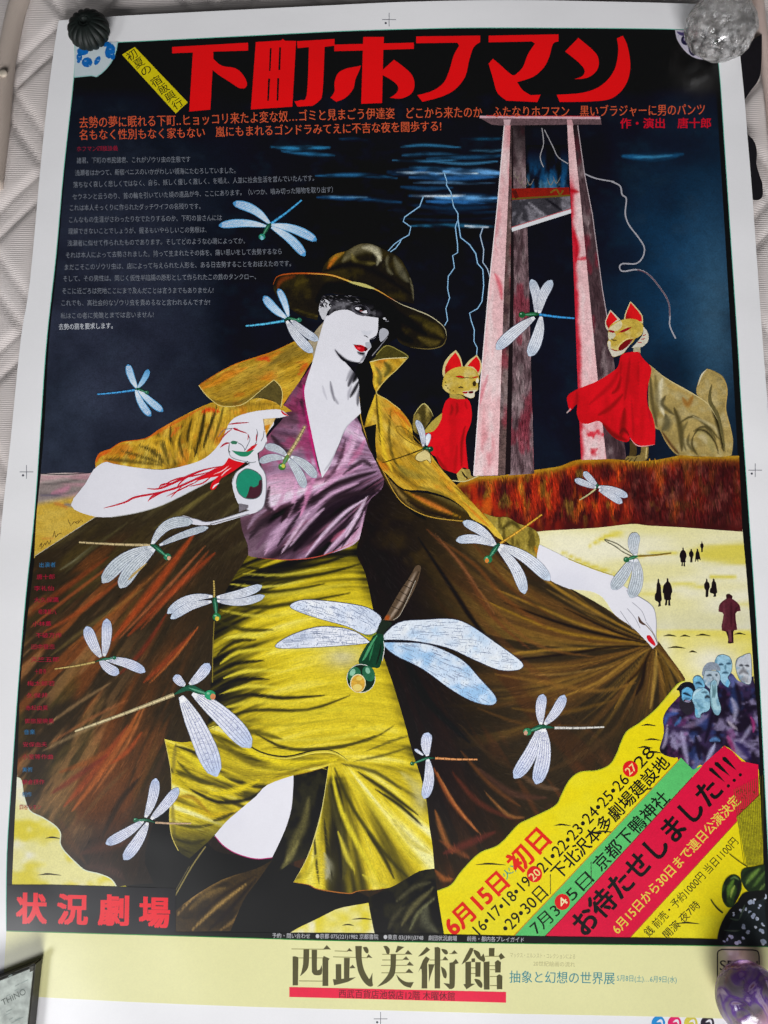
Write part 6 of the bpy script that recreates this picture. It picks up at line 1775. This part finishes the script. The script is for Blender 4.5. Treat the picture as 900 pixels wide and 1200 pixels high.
def blob(rx, ry, rz, lump, fine, seed, seg=96, rings=56, facet=0):
    v = []; rs = np.random.RandomState(seed)
    dirs = rs.randn(facet, 3) if facet else None
    if facet: dirs /= np.linalg.norm(dirs, axis=1)[:, None]
    for j in range(rings + 1):
        t = math.pi * j / rings
        for k in range(seg):
            a = 2 * math.pi * k / seg
            d = np.array([math.sin(t) * math.cos(a), math.sin(t) * math.sin(a), -math.cos(t)])
            r = 1.0
            if facet:
                c = np.clip(dirs @ d, 0.05, 1); r = min(1.0, (0.955 / c).min() if facet else 1)
            r += lump * (float(fbm(np.array([d[0] + 3]), np.array([d[1] + 2 * d[2] + 3]), 2.2, seed)[0]) - 0.5)
            v.append((d[0] * rx * r, d[1] * ry * r, max(d[2] * rz * r, -rz * 0.86) + rz * 0.86))
    f = [(j * seg + k, j * seg + (k + 1) % seg, (j + 1) * seg + (k + 1) % seg, (j + 1) * seg + k) for j in range(rings) for k in range(seg)]
    return v, f
e = empty('crystal_paperweight'); e.location = P(835, 51, ZT)
tag(e, 'clear lumpy crystal ball full of bubbles and cracks at the top corner', 'paperweight')
v, f = blob(0.0358, 0.0345, 0.027, 0.06, 0, 4, facet=60)
mesh_obj('body', v, f, glass_mat('clear_crystal', (0.95, 0.96, 0.95), 0.03, 0.004, 75, (95, [(0.36, 'b8b5b2'), (0.64, 'f0f0ef'), (0.5, 'd2d0ce')], (1.0, 0.7))), e, True)
rs = random.Random(11)
bm_ = simple_mat('inner_flaw', 'e8e8ea', 0.3, 0.5, 0.1)
for i in range(16):
    a = rs.uniform(0, 6.28); r = rs.uniform(0.006, 0.026); zz = rs.uniform(0.012, 0.034) * (1 - (r / 0.034) ** 2 * .5)
    s = rs.uniform(0.0009, 0.0022)
    v, f = lathe([(s * math.cos(t), s * math.sin(t)) for t in np.linspace(-1.5, 1.5, 9)], 12)
    mesh_obj('bubble', v, f, bm_, e, True, (r * math.cos(a), r * math.sin(a), zz))
e = empty('purple_glass_egg'); e.location = P(866, 1158, ZT)
tag(e, 'purple and pink marbled glass egg at the lower corner of the poster', 'paperweight')
v, f = blob(0.0262, 0.0290, 0.022, 0.05, 0, 9)
gm = glass_mat('amethyst_glass', (0.7, 0.6, 0.75), 0.07, 0.0006, 50, (34, [(0.3, '8c868a'), (0.72, 'f0bcdc'), (0.42, 'a49aa8'), (0.5, '8058b8'), (0.56, 'd4c0e4'), (0.63, 'a0707c')], (0.25, 0.7)))
def pink_end(m):
    N = m.node_tree.nodes; L = m.node_tree.links; B = N['Principled BSDF']
    src = B.inputs['Base Color'].links[0].from_socket
    tc = N.new('ShaderNodeTexCoord'); sp = N.new('ShaderNodeSeparateXYZ'); L.new(tc.outputs['Object'], sp.inputs[0])
    su = N.new('ShaderNodeMath'); su.operation = 'SUBTRACT'; L.new(sp.outputs['X'], su.inputs[0]); L.new(sp.outputs['Y'], su.inputs[1])
    mr = N.new('ShaderNodeMapRange'); mr.inputs[1].default_value = 0.0; mr.inputs[2].default_value = 0.03; mr.inputs[4].default_value = 0.85; L.new(su.outputs[0], mr.inputs[0])
    mx = N.new('ShaderNodeMix'); mx.data_type = 'RGBA'; L.new(mr.outputs[0], mx.inputs['Factor']); L.new(src, mx.inputs['A']); mx.inputs['B'].default_value = (0.80, 0.42, 0.68, 1)
    L.new(mx.outputs['Result'], B.inputs['Base Color'])
pink_end(gm)
mesh_obj('body', v, f, gm, e)

# metal cornered box lower left
def box():
    h = 0.016
    c0 = P(50.5, 1121.5, ZT)                       # inner upper corner on the poster
    d1 = (P(-40, 1157, ZT) - c0).normalized()      # along the upper edge, to the left
    d2 = (P(42, 1205, ZT) - c0).normalized()
    L1, L2 = 0.11, 0.15
    d2 = (d2 - d1 * d1.dot(d2) * 0.0).normalized()
    e = empty('metal_edged_box'); tag(e, 'grey green speckled box with dark metal edges and a worn inscription', 'box')
    dark = simple_mat('gunmetal', '45443e', 0.5, 0.5, 0.35, 90, 0.0003, 0.35); lid = simple_mat('speckled_lid', 'b4bcb4', 0.5, 0.4, 0.3, 130)
    def slab(name, a0, a1, b0, b1, z0, z1, mat, bev=0.0):
        v = []
        for zz in (z0, z1):
            for a, b in ((a0, b0), (a1, b0), (a1, b1), (a0, b1)):
                q = c0 + d1 * a + d2 * b; v.append((q.x, q.y, ZT + zz))
        f = [(0, 1, 2, 3), (7, 6, 5, 4), (0, 4, 5, 1), (1, 5, 6, 2), (2, 6, 7, 3), (3, 7, 4, 0)]
        o = mesh_obj(name, v, f, mat, e, False)
        bm = __import__('bmesh').new(); bm.from_mesh(o.data); __import__('bmesh').ops.recalc_face_normals(bm, faces=bm.faces)
        if bev: __import__('bmesh').ops.bevel(bm, geom=bm.edges[:], offset=bev, segments=2, affect='EDGES')
        bm.to_mesh(o.data); bm.free()
        return o
    slab('side_frame', 0, L1, 0, L2, 0.0, h - 0.001, dark, 0.0012)
    slab('lid', 0.0012, L1, 0.0022, L2, h - 0.0012, h, lid, 0.0003)
    slab('corner_cap', -0.0008, 0.0052, -0.0008, 0.0062, 0.0005, h + 0.0006, dark, 0.0012)
    # inscription pressed on the lid
    d = bpy.data.curves.new('type', 'FONT'); d.body = 'THINO'; d.size = 1
    o = bpy.data.objects.new('type', d); me = bpy.data.meshes.new_from_object(o); bpy.data.objects.remove(o)
    p0 = P(3.5, 1178.5, ZT + h); p1 = P(31, 1164.5, ZT + h); dx = p1 - p0; up = Vector((-dx.y, dx.x, 0)).normalized()
    xs = [q.co.x for q in me.vertices]; x0, x1 = min(xs), max(xs)
    for q in me.vertices:
        g = p0 + dx * ((q.co.x - x0) / (x1 - x0)) + up * (q.co.y * 0.0072); q.co = (g.x, g.y, ZT + h + 0.0001)
    me.materials.append(simple_mat('worn_print', '6a726c', 0.7)); t = bpy.data.objects.new('inscription', me); COL.objects.link(t); t.parent = e
    rs = random.Random(2)
    vv = []; ff = []
    for i in range(26):
        x, y = rs.uniform(2, 34), rs.uniform(1143, 1200)
        if abs((y - 1178.5) + (x - 3.5) * .51) < 7: continue
        l = rs.uniform(3, 9); a = P(x, y, ZT + h + 0.00006 + i * 2e-6); b = P(x + l, y - l * .5, a.z); w = Vector((0.0002, 0.0004, 0)); k = len(vv)
        if x + l > 36 - (y - 1140) * .09: continue
        vv += [a - w, b - w, b + w, a + w]; ff.append((k, k + 1, k + 2, k + 3))
    mesh_obj('fine_print', vv, ff, simple_mat('faded_print', '93a09a', 0.7), e, False)
box()
# cloth button beside the hem
v, f = lathe([(0.0036, 0), (0.0046, .0012), (0.0044, .0026), (0.003, .0036), (0.0008, .0039)], 28)
o = mesh_obj('cloth_button', v, f, simple_mat('button_cloth', 'b0a596', 0.8, .2, .15, 300), None, True, P(5, 87, 0.004))
tag(o, 'small round beige button on the bed cover hem', 'button')
